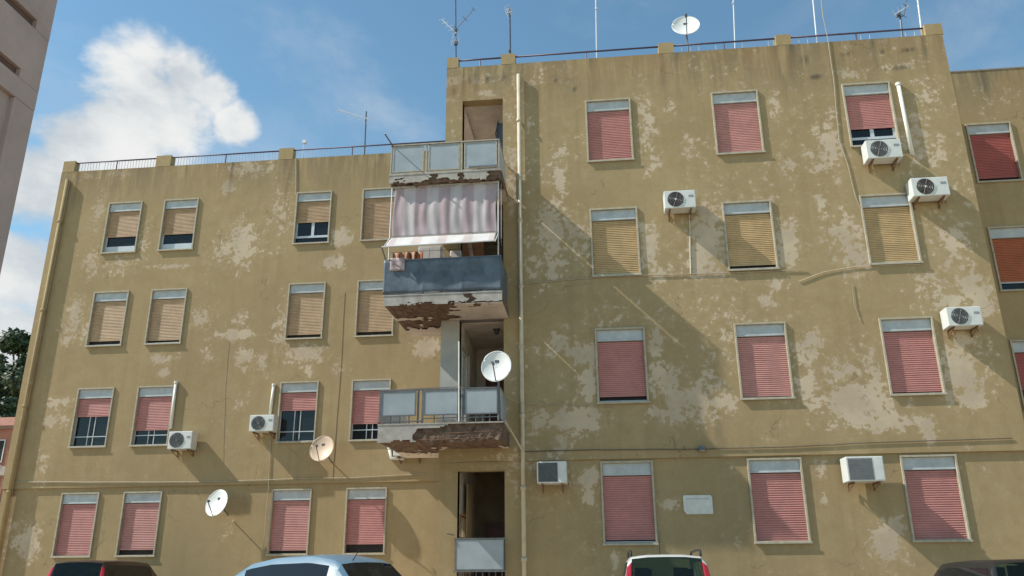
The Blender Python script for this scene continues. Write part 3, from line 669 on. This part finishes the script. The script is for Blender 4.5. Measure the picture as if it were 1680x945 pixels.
# ------------------------------------------------------------------ dishes
def dish(c, R, n, label, m, back, arm=True, mast=None):
    """c centre of the bowl, n facing direction, back = point where its mount meets the wall"""
    n = Vector(n).normalized(); t = thing('satellite_dish', label, 'satellite dish', 'satellite dishes', c)
    a = n.cross(Vector((0, 0, 1))).normalized(); b = a.cross(n); 
    m_ = MB(); NR, NA = 8, 32; i0 = 0; dep = R*.22
    for k in range(NR+1):
        r = R*k/NR
        for q in range(NA):
            th = 6.2832*q/NA; m_.v.append(tuple(a*(r*math.cos(th)*.94)+b*(r*math.sin(th))+n*(dep*(r/R)**2-dep*.4)))
    for k in range(NR):
        for q in range(NA): m_.f.append((k*NA+q, k*NA+(q+1) % NA, (k+1)*NA+(q+1) % NA, (k+1)*NA+q))
    m_.build('bowl', m, t, smooth=True, solid=.008)
    e = [tuple(a*(R*math.cos(6.2832*q/NA)*.94)+b*(R*math.sin(6.2832*q/NA))+n*(dep*.6)) for q in range(NA+1)]; MB().tube(e, .010, 5, cap=False).build('rim', m, t)
    tip = n*(R*1.05)-b*(R*.15)
    if arm:
        ar = MB().tube([tuple(-b*(R*.98)+n*(dep*.5)), tuple(tip-b*.02)], .013, 6).build('arm', M_ANT, t)
        MB().tube([tuple(tip+n*.04), tuple(tip-n*.06)], .032, 8).build('receiver', M_ANT, ar)
    bk = Vector(back)-Vector(c)
    MB().tube([tuple(-n*(dep*.4)), tuple(-n*.14), tuple(bk)], .02, 8).build('mount', M_METAL, t)
    if mast: MB().tube([tuple(Vector(mast[0])-Vector(c)), tuple(Vector(mast[1])-Vector(c))], .022, 8).build('mast', M_METAL, t)
    MB().box(-.05, .05, -.006, .0, -.03, .03).build('badge', M_ANT, t, loc=tuple(b*(R*.38)+n*(-dep*.18)))
    return t
p = at(357, 826, LY-.42); dish(p, .37, (-.25, -.92, .27), 'white satellite dish on the lower left of the recessed wing', M_DISH, (p.x+.15, LY, p.z-.3))
p = at(529, 737, LY-.45); dish(p, .37, (-.12, -.94, .28), 'peach coloured satellite dish between the second floor and ground floor windows', M_DISHB, (p.x+.15, LY, p.z-.32))
p = at(815, 602, FY-.05); dish(p, .345, (-.10, -.97, .14), 'large white satellite dish on a pole at the lowest balcony', M_DISH, (p.x+.03, p.y+.12, p.z-.1), mast=((p.x+.03, FY+.0, 4.30), (p.x+.03, p.y+.12, p.z+.02)))
p = at(1125, 44, RY+.2); dish(p, .38, (-.05, -.95, .30), 'white satellite dish on the roof parapet', M_DISH, (p.x+.02, RY+.3, p.z-.2), mast=((p.x+.02, RY+.3, 13.6), (p.x+.02, RY+.3, p.z+.05)))

# ------------------------------------------------------------------ antennas on the roof
def antenna(xb, yb, xt, yt, Y, label, m=M_ANT, r=.02, yagis=(), zb=13.2, blobs=()):
    a, b = at(xb, yb, Y), at(xt, yt, Y)
    dirv = (b-a); base = a-dirv*((a.z-zb)/dirv.z) if dirv.z else a
    t = thing('roof_antenna', label, 'antenna', 'aerials on the roof', base)
    MB().tube([(0, 0, 0), tuple(b-base)], r, 7).build('mast', m, t)
    for (x0, y0, x1, y1, n, L, mm) in yagis:
        p, q = at(x0, y0, Y-.05)-base, at(x1, y1, Y-.05)-base
        bo = MB().tube([tuple(p), tuple(q)], .011, 6).build('boom', mm, t)
        d = (q-p).normalized(); e = Vector((d.z, .55, -d.x)).normalized()
        for k in range(n):
            c = p+(q-p)*(k/(max(1, n-1))); l = L*(1-.4*k/n); MB().tube([tuple(c-e*l), tuple(c+e*l)], .007, 5).build('element', mm, bo)
        near_ = min((p, q), key=lambda s: abs(s.x)); MB().tube([tuple(near_), (0 if abs(near_.x) < .3 else near_.x, 0, near_.z)], .012, 5).build('clamp', mm, bo)
    for x0, y0, s in blobs:
        c = at(x0, y0, Y-.03)-base; MB().box(-s, s, -s*.8, s*.8, -s, s).build('junction_box', m, t, bevel=.01, loc=c)
    return t
antenna(748, 92, 747, -40, RY+.35, 'tall aerial with spread arms at the left corner of the tall roof', M_ANT, .022, [(748, 54, 725, 32, 5, .16, M_ANTW), (749, 47, 777, 15, 3, .10, M_ANT), (742, 66, 752, 68, 3, .14, M_ANTW)], blobs=[(747, 50, .045), (748, 71, .05)])
antenna(837, 88, 836, 14, RY+.35, 'dark mast with small aerial over the second parapet post', M_ANT, .028, [(831, 22, 839, 19, 4, .14, M_ANTW), (832, 10, 834, 22, 3, .10, M_ANT)], blobs=[(836, 83, .035)])
antenna(979, 96, 977, -30, RY+.3, 'thin pale mast rising from the middle of the first long railing', M_ANTW, .016, blobs=[(978, 14, .03)])
antenna(1206, 78, 1202, -30, RY+.3, 'thin pale mast right of the roof dish', M_ANTW, .016, blobs=[(1202, 5, .02)])
antenna(1340, 66, 1331, -30, RY+.3, 'thin pale mast at the start of the last railing', M_ANTW, .018)
antenna(1480, 58, 1476, 18, RY+.3, 'short dark mast with a small cross aerial near the right roof corner', M_ANT, .024, [(1468, 24, 1490, 10, 4, .14, M_ANTW), (1483, 26, 1489, -8, 3, .1, M_ANT)], blobs=[(1474, 24, .04)])
antenna(1511, 44, 1503, -20, RY+.3, 'leaning white mast beside the right corner post', M_ANTW, .02)
antenna(598, 252, 601, 183, LY+.3, 'aerial with long boom on the lower roof', M_ANT, .024, [(606, 196, 555, 180, 9, .22, M_ANTW)])
antenna(497, 262, 499, 230, LY+.3, 'small white sensor on a short mast over the lower roof', M_ANTW, .014, blobs=[(500, 233, .06)])

# ------------------------------------------------------------------ cables, lamp, plaque
def cable(pts, Y, label, r=.012, m=M_CABLE, off=.02, name='cable'):
    q = []
    P_ = [at(a, b, Y) for a, b in pts]
    for i in range(len(P_)-1):
        for k in range(6):
            p = P_[i].lerp(P_[i+1], k/6); q.append((p.x+.01*n2(p.x, p.z, 3), Y-off, p.z+.012*n2(p.x, p.z, 2.3, 4)))
    q.append((P_[-1].x, Y-off, P_[-1].z))
    return tag(MB().tube(q, r, 6).build(name, m, None), label, 'cable', 'cables fixed to the facade')
cable([(1340, -60), (1350, 30), (1357, 62), (1367, 128), (1376, 230), (1390, 270), (1402, 320), (1412, 345), (1428, 436)], RY, 'pale cable dropping from the roof past the third window column', .010)
cable([(862, 466), (960, 457), (1060, 452), (1180, 449), (1275, 445), (1322, 444)], RY, 'pale cable crossing the tall block under the straw shutters', .011)
cable([(1131, 344), (1133, 450)], RY, 'straight pale pipe dropping below the fan unit of the tall block', .017, M_PVC)
cable([(1310, 462), (1350, 447), (1400, 438), (1508, 434)], RY, 'pale cable rising to the right hand straw shutter', .009, M_PVC)
cable([(1397, 466), (1401, 500), (1410, 526)], RY, 'loose cable end hanging above the third window column', .006)
cable([(862, 741), (1000, 738), (1150, 737), (1300, 733), (1440, 726), (1660, 719)], RY, 'dark cable running along above the ground floor of the tall block', .011, M_CABLED)
cable([(20, 791), (160, 791), (340, 791), (480, 786), (600, 783), (700, 777)], LY, 'pale cable running along above the ground floor of the recessed wing', .013)
cable([(486, 260), (486, 320)], LY, 'pale cable from the lower roof to the third top window', .012)
cable([(376, 560), (370, 640), (366, 770)], LY, 'thin brown cable down the blank part of the recessed wing', .004, M_CABLE, .003)
cable([(566, 480), (560, 600), (552, 700), (546, 790)], LY, 'brown cable between the third and fourth window columns', .005, M_CABLED, .004)
cable([(446, 700), (441, 800), (432, 905)], LY, 'pale cable from the middle air conditioner to the ground floor', .011)
q = [at(828, 690, RY-.9), at(845, 718, RY-.4), at(861, 746, RY-.1)]
tag(MB().tube([tuple(v) for v in q], .02, 7).build('cable', M_PVC), 'pale tube slanting from the lowest balcony to the downpipe', 'cable', 'cables fixed to the facade')
q = [at(826, 650, RY-.9), at(850, 660, RY-.3), at(900, 664, RY-.02), at(1010, 668, RY-.02)]
tag(MB().tube([tuple(v) for v in q], .006, 5).build('cable', M_CABLE), 'thin wire from the lowest balcony to the tall wall', 'cable', 'cables fixed to the facade')
q = [at(826, 320, RY-.7), at(838, 328, RY-.3), at(852, 334, RY-.1)]
tag(MB().tube([tuple(v) for v in q], .010, 5).build('cable', M_CABLE), 'short wire from the top balcony to the downpipe', 'cable', 'cables fixed to the facade')
t = thing('plaque', 'blank white plaque with chipped corner between two ground floor windows', 'plaque', None, tuple(at(1145, 828, RY+OV)))
m = MB(); o2 = [(-.30, .20), (.27, .20), (.31, .16), (.31, -.20), (-.25, -.20), (-.31, -.12), (-.31, .16)]
m.v = [(a, -.03, b) for a, b in o2]+[(a, 0, b) for a, b in o2]; n_ = len(o2); m.f = [tuple(range(n_)), tuple(range(n_, 2*n_))[::-1]]+[(i, n_+i, n_+(i+1) % n_, (i+1) % n_) for i in range(n_)]
m.build('board', mat('plaque_paint', (.60, .60, .54), .6, .12, 7, .05), t, bevel=.006)
MB().box(-.25, .25, -.034, -.0305, .11, .135).build('edge_strip', M_BOX, t)
p = at(1151, 738, RY); t = thing('wall_lamp', 'small round bulkhead lamp above the plaque', 'lamp', None, (p.x, RY, p.z))
m = MB(); m.tube([(0, 0, .04), (0, -.10, .04)], .045, 10); m.tube([(0, -.10, .06), (0, -.10, -.02)], .07, 14, .10); m.build('housing', M_METAL, t)
MB().tube([(0, -.10, -.021), (0, -.10, -.05)], .075, 14, .05).build('globe', mat('lamp_glass', (.35, .33, .28), .3, .1), t, smooth=True)

# ------------------------------------------------------------------ awning, laundry and things on the balconies
A = thing('awning', 'striped mauve and white drop awning hanging from the top balcony', 'awning', None, (-3.4, FY+.2, 7.2))
zt_, zm = 9.97, at(725, 386, FY+.12).z; zl = at(725, 403, FY-.12).z
def L(p): return (p[0]+3.4, p[1]-FY-.2, p[2]-7.2)
def curt(u, v):
    x = -4.62+2.46*u; bow = math.sin(math.pi*u)
    return L((x+.012*math.sin(v*7+u*20), FY+.17-.05*v-.03*math.sin(v*math.pi)*bow-.012*math.sin(u*62+2*math.sin(v*3))*(1-.4*v)-.018*noise.noise(Vector((u*7, v*3, 1))), zt_+(zm-zt_)*v+.01*math.sin(u*40)*(1-v)))
MB().grid(curt, 120, 24).build('cloth', M_CURT, A, smooth=True, solid=.003)
MB().grid(lambda u, v: L((-4.62+2.46*u-.10*v*(1-u)*1.0, FY+.12-.34*v, zm+(zl-zm)*v-.012*math.sin(u*25)*v+.03*v*(u-.5))), 60, 6).build('valance', M_VAL, A, smooth=True, solid=.003)
MB().tube([L((-4.66, FY+.115, zm)), L((-2.13, FY+.115, zm))], .014, 8).build('mid_bar', M_BEIGEMET, A); MB().tube([L((-4.76, FY-.225, zl-.005)), L((-2.15, FY-.225, zl+.02))], .018, 8).build('front_bar', M_WHITE, A)
for x in (-4.68, -2.12):
    MB().tube([L((x, FY+.16, 10.0)), L((x, FY+.12, 8.06))], .016, 8).build('guide_rail', M_WHITE, A)
    MB().tube([L((x, FY+.12, zm-.02)), L((x-.03, FY-.22, zl))], .012, 6).build('arm', M_WHITE, A)
MB().tube([L((-4.7, FY+.17, 9.975)), L((-2.1, FY+.17, 9.975))], .03, 10).build('roller', M_BEIGEMET, A)
MB().tube([L((-2.04, FY+.10, 9.9)), L((-2.04, FY+.05, 8.3))], .010, 6).build('crank', M_METAL, A); 
# orange striped cloth hanging behind the sheet, a printed towel over it
o = thing('hanging_cloth', 'orange striped cloth hanging under the awning', 'cloth', None, (-4.4, FY+.45, 8.0))
MB().grid(lambda u, v: (-.28+.74*u, .03*math.sin(u*24)+.01*v, -.25+.66*v), 50, 6).build('fabric', M_ORST, o, smooth=True, solid=.003)
MB().tube([(-.33, 0, .42), (2.2, 0, .42)], .006, 5).build('line', M_CABLED, o)
o = thing('towel', 'pale printed towel draped over the slate blue balcony sheet', 'towel', None, (-4.43, FY, 8.07))
MB().grid(lambda u, v: (-.17+.34*u, (-.04 if v < .6 else -.04+.1*((v-.6)/.4))-.008*math.sin(u*11), (-.30+.295*min(1, v/.6) if v < .6 else .012-.0*v)), 16, 10).build('fabric', mat('towel_print', (.52, .44, .42), .9, .4, 14, .2, col2=(.25, .16, .17)), o, smooth=True, solid=.004)
o = thing('balcony_cabinet', 'white cabinet standing behind the slate blue sheet', 'cabinet', None, (-3.85, FY+.75, 7.17))
MB().box(-.28, .28, 0, .4, .0, 1.50).build('body', M_WHITE, o, bevel=.01); MB().box(-.26, -.005, -.012, -.001, .05, 1.45).build('door', M_WHITE, o, bevel=.004); MB().box(.005, .26, -.012, -.001, .05, 1.45).build('door', M_WHITE, o, bevel=.004)
o = thing('boiler', 'small white water heater under the awning', 'boiler', None, (-3.27, FY+1.24, 8.0))
MB().box(-.14, .14, -.24, 0, .1, .62).build('casing', M_WHITE, o, bevel=.03); MB().tube([(0, -.1, .1), (0, -.1, -.6)], .012, 6).build('pipe', M_METAL, o)
o = thing('brown_panel', 'brown board leaning on the wall under the awning', 'board', None, (-2.9, RY-.25, 7.17))
MB().box(-.20, .30, -.02, .02, 0, 1.75).build('board', mat('brown_board', (.22, .10, .045), .7, .25, 5), o)
o = thing('parasol_pole', 'closed parasol leaning inside the balcony under the awning', 'parasol', None, (-2.75, FY+.45, 7.17))
MB().tube([(.15, 0, 0), (-.05, .1, 1.1), (-.22, .2, 2.0)], .055, 8, .03).build('cloth', mat('faded_canvas', (.34, .27, .20), .9), o)
for k, (x, z) in enumerate([(-2.35, 12.7), (-2.32, 12.3)]): pass
o = thing('meter_box', 'dark cupboard with hanging bits in the top loggia', 'cupboard', None, (LOG[1]-.13, RY+.75, 11.4))
MB().box(-.10, .12, -.2, .2, 0, 1.15).build('body', M_ANT, o, bevel=.01); MB().tube([(-.05, -.22, 1.2), (-.12, -.25, .8), (-.04, -.24, .45)], .02, 6).build('hose', M_ANT, o)
for i, (zz, lab) in enumerate([(6.935, 'black dome lamp on the ceiling of the second floor loggia'), (3.878, 'dark dome lamp on the ceiling of the ground floor loggia')]):
    o = thing('ceiling_lamp', lab, 'lamp', None, (-2.42, RY+.9, zz)); MB().tube([(0, 0, 0), (0, 0, -.06), (0, 0, -.13)], .085, 12, .04).build('shade', M_ANT, o, smooth=True); MB().box(-.09, .09, -.09, .09, -.006, .0).build('plate', M_ANT, o)
o = thing('hanging_blind', 'half drawn cream blind inside the ground floor loggia', 'blind', None, (-3.1, RY+.7, 1.2))
MB().grid(lambda u, v: (.05*math.sin(u*22)*.4, .9*u, 2.0*v), 30, 2).build('fabric', M_OLIVE, o, smooth=True, solid=.004)

# ------------------------------------------------------------------ cars
M_RUB = mat('tyre_rubber', (.02, .02, .02), .85, .2, 20); M_RIM = mat('wheel_rim', (.35, .35, .36), .35, .1, 5, 0, metal=.8)
M_SEAT = mat('car_seat', (.035, .04, .045), .9, .3, 10); M_TRIM = mat('black_trim', (.02, .02, .02), .6, .2, 9)
M_TAIL = paint('tail_lamp_red', (.42, .012, .02), .8, .15); M_HEAD = paint('headlamp', (.5, .5, .5), .9, .1)
def car(name, label, body, st, segs, loc, rz, wl, wr, zb=.95, glassm=M_CARGLASS, tall_lamps=True, rails=False, aerial=None, wheelbase=(.55, 2.85)):
    """st: stations rear to front (x, roof z); segs: set of station intervals with side glass; windscreens where the top changes from belt to roof"""
    t = thing(name, label, 'car', 'cars parked below the building', loc, rz)
    V = []; NJ = 9
    roofz = max(s[1] for s in st)
    for i, (x, zr) in enumerate(st):
        k = max(.0, min(1, (zr-zb)/(roofz-zb))); z_b = min(zb, zr-.05)
        wr_ = wl*.93+(wr-wl*.93)*k; end = .93 if i in (0, len(st)-1) else 1.0
        W_ = wl*end
        ring = [(W_*.94, .22), (W_, .42), (W_*1.0, min(.68, z_b-.08)), (W_*.985, z_b), (W_*.96, z_b+.025*k+.005), (wr_+.035*k, zr-.11*k-.012), (wr_*.93, zr-.028*k-.004), (wr_*.5, zr-.004), (0, zr)]
        V.append([(x, y, z) for y, z in ring])
    n = len(st); body_m = MB(); glass_parts = []
    def vid(i, j, s): return (V[i][j][0], s*V[i][j][1], V[i][j][2])
    for s in (1, -1):
        for i in range(n-1):
            for j in range(NJ-1):
                q = [vid(i, j, s), vid(i+1, j, s), vid(i+1, j+1, s), vid(i, j+1, s)]
                if s < 0: q = q[::-1]
                rise = abs(st[i+1][1]-st[i][1]) > .28 and max(st[i][1], st[i+1][1]) > zb+.2
                if (i in segs and j == 4 and not rise): glass_parts.append(('side_window', q)); continue
                if rise and j >= 6: glass_parts.append(('windscreen' if i > n/2 else 'rear_window', q, i)); continue
                a = len(body_m.v); body_m.v += q; body_m.f.append((a, a+1, a+2, a+3))
    for i in (0, n-1):                                   # close the ends
        for s in (1, -1):
            for j in range(NJ-1):
                q = [vid(i, j, s), vid(i, j+1, s), (V[i][j+1][0], 0, V[i][j+1][2]), (V[i][j][0], 0, V[i][j][2])]
                if j == NJ-2: q = q[:1]+q[2:]
                a = len(body_m.v); body_m.v += q; body_m.f.append(tuple(range(a, a+len(q))))
    body_m.box(st[0][0]+.15, st[-1][0]-.15, -wl*.9, wl*.9, .18, .30)
    o = body_m.build('body', body, t, smooth=True)
    w = o.modifiers.new('weld', 'WELD'); w.merge_threshold = .0005
    b = o.modifiers.new('bevel', 'BEVEL'); b.width = .022; b.segments = 3; b.limit_method = 'ANGLE'; b.angle_limit = math.radians(28)
    grp = {}
    for g_ in glass_parts:
        if g_[0] == 'side_window':
            m = MB(); m.v = [tuple(Vector(p)*1.0) for p in g_[1]]; m.f = [(0, 1, 2, 3)]; m.build('side_window', M_DARKGLASS if name in ('black_car', 'small_car') else glassm, t, solid=.006)
        else: grp.setdefault((g_[0], g_[2]), []).append(g_[1])
    for (nm, i), qs in grp.items():
        m = MB()
        for q in qs: a = len(m.v); m.v += q; m.f.append((a, a+1, a+2, a+3))
        g_ = m.build(nm, glassm, t, solid=.006)
    L_ = st[-1][0]
    for x in wheelbase:
        for s in (1, -1):
            tw = MB().tube([(x, s*(wl-.17), .29), (x, s*(wl-.0), .29)], .29, 20).build('wheel', M_RUB, t, smooth=False)
            MB().tube([(x, s*(wl-.02), .29), (x, s*(wl+.008), .29)], .18, 14).build('rim', M_RIM, tw)
            MB().tube([(x, s*(wl-.02), .32), (x, s*(wl+.003), .32)], .34, 20).build('wheel_arch', M_TRIM, t)
    MB().box(st[0][0]-.04, st[0][0]+.12, -wl*.93, wl*.93, .30, .52).build('bumper', body, t, bevel=.04); MB().box(L_-.12, L_+.04, -wl*.93, wl*.93, .25, .50).build('bumper', body, t, bevel=.04)
    for s in (1, -1):
        MB().box(L_-.22, L_+.0, s*wl*.62-.14, s*wl*.62+.14, .56, .70).build('headlight', M_HEAD, t, bevel=.03)
        MB().box(2.20*L_/3.5, 2.32*L_/3.5, s*(wl+.02)-.0, s*(wl+.02)+s*.14, zb-.02, zb+.12).build('mirror', body, t, bevel=.03)
        if tall_lamps:                                   # upright lamps in the rear pillars
            ia = [i for i in range(n-1) if st[i+1][1]-st[i][1] > .28 and st[i+1][1] > zb+.2][0]
            A0, A1, C0, C1 = [Vector(vid(a, j, s)) for a, j in ((ia, 5), (ia, 6), (ia+1, 5), (ia+1, 6))]
            A0 = Vector((st[ia][0], s*wl*.97, zb-.12)); A1 = Vector((st[ia][0]-.012, s*(wl*.80), zb-.12))
            m = MB(); off = Vector((-.022, s*.012, 0))
            q = [A0, A1, C1.lerp(A1, .08), C0.lerp(A0, .08)]; m.v = [tuple(p+off) for p in q]+[tuple(p+Vector((.03, -s*.02, 0))) for p in q]
            m.f = [(0, 1, 2, 3), (4, 7, 6, 5), (0, 4, 5, 1), (1, 5, 6, 2), (2, 6, 7, 3), (3, 7, 4, 0)]; m.build('tail_light', M_TAIL, t, bevel=.012)
        else:
            MB().box(st[0][0]-.02, st[0][0]+.16, s*wl*.84-.10, s*wl*.84+.10, .70, .92).build('tail_light', M_TAIL, t, bevel=.03)
        if rails:
            m = MB().tube([(.30, s*(wr-.03), roofz-.03), (.36, s*(wr-.03), roofz+.055), (1.0, s*(wr-.03), roofz+.07), (1.9, s*(wr-.03), roofz+.045), (2.0, s*(wr-.03), roofz-.03)], .020, 8); m.build('roof_rail', M_TRIM, t, smooth=True)
        for xs_, zs_ in ((1.75*L_/3.5, 0), (.85*L_/3.5, -.02)):
            m = MB().box(xs_-.10, xs_+.05, s*.36-.22, s*.36+.22, .45, 1.05+zs_); m.box(xs_-.06, xs_+.03, s*.36-.13, s*.36+.13, 1.10+zs_, 1.32+zs_); m.tube([(xs_, s*.36-.06, 1.04), (xs_, s*.36-.06, 1.12)], .012, 5); m.build('seat', M_SEAT, t, bevel=.04)
    MB().box(2.35*L_/3.5, 2.6*L_/3.5, -.6, .6, .7, .93).build('dashboard', M_SEAT, t, bevel=.04)
    if aerial: MB().tube([aerial[0], aerial[1]], .008, 6, .004).build('aerial', M_TRIM, t)
    return t
PST = [(0, .62), (.02, .93), (.05, .96), (.20, 1.50), (.30, 1.535), (.75, 1.545), (.83, 1.545), (1.62, 1.54), (1.70, 1.538), (2.15, 1.51), (2.25, 1.49), (2.86, .99), (3.30, .87), (3.48, .74), (3.54, .58)]
pc_ = (at(1040, 915, 14.6).x+at(1150, 915, 14.6).x)/2
car('hatchback_car', 'silver white boxy hatchback with roof rails and tall red tail lights parked facing the wall', paint('silver_paint', (.55, .56, .54), .5, .35), PST, {4, 6, 8}, (pc_, 14.62, 0), math.radians(90), .785, .62, .95, M_CARGLASS, True, True, ((1.95, 0, 1.52), (1.70, 0, 1.95)))
BST = [(0, .60), (.05, .85), (.12, .98), (.55, 1.40), (.72, 1.47), (1.05, 1.515), (1.15, 1.52), (1.75, 1.50), (1.83, 1.495), (2.2, 1.43), (2.3, 1.40), (3.0, .97), (3.5, .80), (3.68, .66), (3.72, .52)]
car('compact_car', 'light blue rounded compact car seen from its side, in front of the recessed wing', paint('light_blue_paint', (.12, .215, .285), .35, .4), BST, {4, 5, 6, 7, 8, 9}, (-2.98, 12.2, .04), math.radians(158), .80, .60, .93, M_DARKGLASS, False, False, ((.62, .25, 1.43), (.50, .25, 1.58)))
DST = [(a, b+(.03 if b > 1.2 else 0)) for a, b in PST]
p = at(118, 930, 18.7)
car('small_car', 'dark hatchback with upright red tail lights parked facing the wall at the lower left', paint('dark_red_paint', (.035, .012, .011), .3, .4), DST, {4, 5, 6, 7, 8, 9}, (p.x, 18.75, .0), math.radians(90), .785, .62, .95, M_CARGLASS, True, False)
KST = [(a, b-.13 if b > 1.2 else b-.02) for a, b in PST]
p = at(1625, 945, 13.2)
car('black_car', 'black car cut off by the right edge of the picture', paint('black_paint', (.010, .010, .009), .15, .5), KST, {4, 5, 6, 7, 8, 9}, (p.x+.80, 13.2, 0), math.radians(90), .785, .66, .93, M_CARGLASS, False, False)

# ------------------------------------------------------------------ neighbouring building at the left
NY = 8.0; NX = at(95, 0, NY).x
NB = thing('neighbour_building', 'pinkish grey building with grooved bands at the left edge', 'building')
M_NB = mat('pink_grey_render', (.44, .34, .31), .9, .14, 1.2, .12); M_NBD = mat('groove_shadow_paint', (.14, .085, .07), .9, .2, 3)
zs = [at(52, 140, NY).z, at(72, 55, NY).z, at(48, 184, NY).z]
MB().box(NX-6, NX-.07, 2, NY-.01, 0, zs[2]).build('wall', M_NB, NB)
MB().box(NX-6, NX, NY-.35, NY, 0, zs[2]-.001).build('corner_pilaster', M_NB, NB, bevel=.015)
MB().box(NX-6, NX, 2, NY, zs[2], zs[0]-.12).build('floor_band', M_NB, NB, bevel=.01)
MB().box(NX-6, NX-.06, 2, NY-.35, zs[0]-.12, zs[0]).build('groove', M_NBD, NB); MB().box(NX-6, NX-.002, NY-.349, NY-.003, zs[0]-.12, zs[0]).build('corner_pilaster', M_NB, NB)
MB().box(NX-6, NX-.001, 2, NY-.001, zs[0], zs[1]-.13).build('floor_band', M_NB, NB, bevel=.01)
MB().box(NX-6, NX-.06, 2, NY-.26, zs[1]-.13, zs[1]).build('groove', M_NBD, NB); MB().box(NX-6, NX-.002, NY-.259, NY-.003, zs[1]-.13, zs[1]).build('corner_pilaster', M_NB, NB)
MB().box(NX-6, NX, 2, NY, zs[1], 8.75).build('floor_band', M_NB, NB, bevel=.01)
for y in (6.2, 4.4): MB().box(NX-.075, NX-.066, y-.01, y+.01, .2, zs[2]-.05).build('joint', M_NBD, NB)
for zz in (2.6, at(0, 232, NY-1.0).z): MB().box(NX-.075, NX-.066, 2.1, NY-.36, zz, zz+.02).build('joint', M_NBD, NB)

# ------------------------------------------------------------------ hillside, trees and a house far left
M_HILL = mat('dry_scrub', (.20, .165, .085), .95, .3, .15, .5, 1.5, col2=(.075, .09, .035))
def hillz(x, y):
    d = max(0, min(1, (y-52)/70)); h = 27*d*d*(3-2*d); fx = max(0, min(1, (-20-x)/40))
    return -.5+h*fx+1.2*n2(x, y, .05)*d
struct(MB().grid(lambda u, v: (-190+165*u, 50+190*v, hillz(-190+165*u, 50+190*v)), 60, 60).build('hill', M_HILL, None, smooth=True))
M_LEAF = mat('leaves', (.055, .085, .028), .6, .3, 1.5, 0, col2=(.02, .036, .012)); M_LEAF2 = mat('olive_leaves', (.10, .115, .05), .6, .3, 1.5, 0, col2=(.045, .06, .025)); M_BARK = mat('bark', (.09, .065, .045), .9, .3, 8)
def tree(base, h, R, label, m, n=2600, leaf=.32):
    t = thing('tree', label, 'tree', 'trees on the hillside', base)
    tr = MB().tube([(0, 0, -.6), (.1, 0, h*.25), (-.1, .1, h*.55)], .03*h, 8, .012*h).build('trunk', M_BARK, t, smooth=True)
    lobes = []
    for k in range(11):
        a = random.uniform(0, 6.28); rr = R*random.uniform(.2, .75); z_ = h*random.uniform(.35, .88); lobes.append((Vector((rr*math.cos(a), rr*math.sin(a), z_)), R*random.uniform(.3, .5)))
        MB().tube([(0, 0, h*.35), tuple(lobes[-1][0]*.6+Vector((0, 0, h*.15))), tuple(lobes[-1][0])], .012*h, 6, .004*h).build('limb', M_BARK, tr)
    c = MB()
    for k in range(n):
        ce, r = random.choice(lobes); d = Vector((random.gauss(0, 1), random.gauss(0, 1), random.gauss(0, .8))).normalized(); p = ce+d*r*random.uniform(.55, 1.08)
        a = Vector((random.gauss(0, 1), random.gauss(0, 1), random.gauss(0, 1))).normalized(); b = a.cross(d).normalized() if a.cross(d).length > .01 else Vector((1, 0, 0)); s = leaf*random.uniform(.5, 1.2)
        i = len(c.v); c.v += [tuple(p-a*s), tuple(p+b*s*.5), tuple(p+a*s), tuple(p-b*s*.5)]; c.f.append((i, i+1, i+2, i+3))
    c.build('crown', m, t); return t
def on_hill(px, Y):
    x = at(px, 600, Y).x; return (x, Y, hillz(x, Y)-.2)
def treepx(px, ytop, Y, R, label, m, **k):
    b = on_hill(px, Y); h = at(px, ytop, Y).z-b[2]; return tree(b, max(3, h), R, label, m, **k)
treepx(36, 533, 88, 4.2, 'tall dark green tree on the hillside beside the building corner', M_LEAF, n=5000, leaf=.42)
treepx(8, 590, 84, 3.4, 'olive green tree lower on the hillside at the left edge', M_LEAF2, n=3500, leaf=.36)
treepx(22, 640, 74, 2.6, 'low dark bush above the red house', M_LEAF, n=2600, leaf=.3)
treepx(-40, 560, 92, 5.0, 'wide olive tree beyond the left edge', M_LEAF2, n=2500, leaf=.45)
Y = 55; H = thing('house', 'terracotta house with dark window below the hillside trees', 'house', None, (at(2, 720, Y).x, Y, 0))
zr = at(10, 692, Y).z
M_TERRA = mat('terracotta_wall', (.36, .16, .105), .9, .2, .8)
MB().box(-8, .75, 0, 7, 0, zr-.55).build('wall', M_TERRA, H); MB().box(-8.3, 1.0, -.35, 7.3, zr-.549, zr-.35).build('eaves', mat('eaves_paint', (.28, .17, .13), .9), H)
m = MB(); m.v = [(-8.4, -.45, zr-.349), (1.1, -.45, zr-.349), (1.1, 7.4, zr-.349), (-8.4, 7.4, zr-.349), (-8.4, 3.5, zr+1.0), (1.1, 3.5, zr+1.0)]; m.f = [(0, 1, 5, 4), (2, 3, 4, 5), (1, 2, 5), (3, 0, 4), (0, 3, 2, 1)]; m.build('roof', mat('roof_tile', (.30, .13, .08), .9, .3, 3, .3), H)
for k, zz in enumerate((at(8, 757, Y).z, at(8, 800, Y).z)):
    wv = MB().box(-1.6, .35, -.03, -.002, zz, zz+1.5).build('window', M_DARK, H); bars4(MB(), -1.66, .41, -.06, -.031, zz-.06, zz+1.56, .07, .07).build('frame', M_WHITE, wv)
box('string_course', mat('pale_band', (.45, .36, .30), .9), H, -8.05, .8, -.06, -.001, at(8, 780, Y).z, at(8, 765, Y).z)
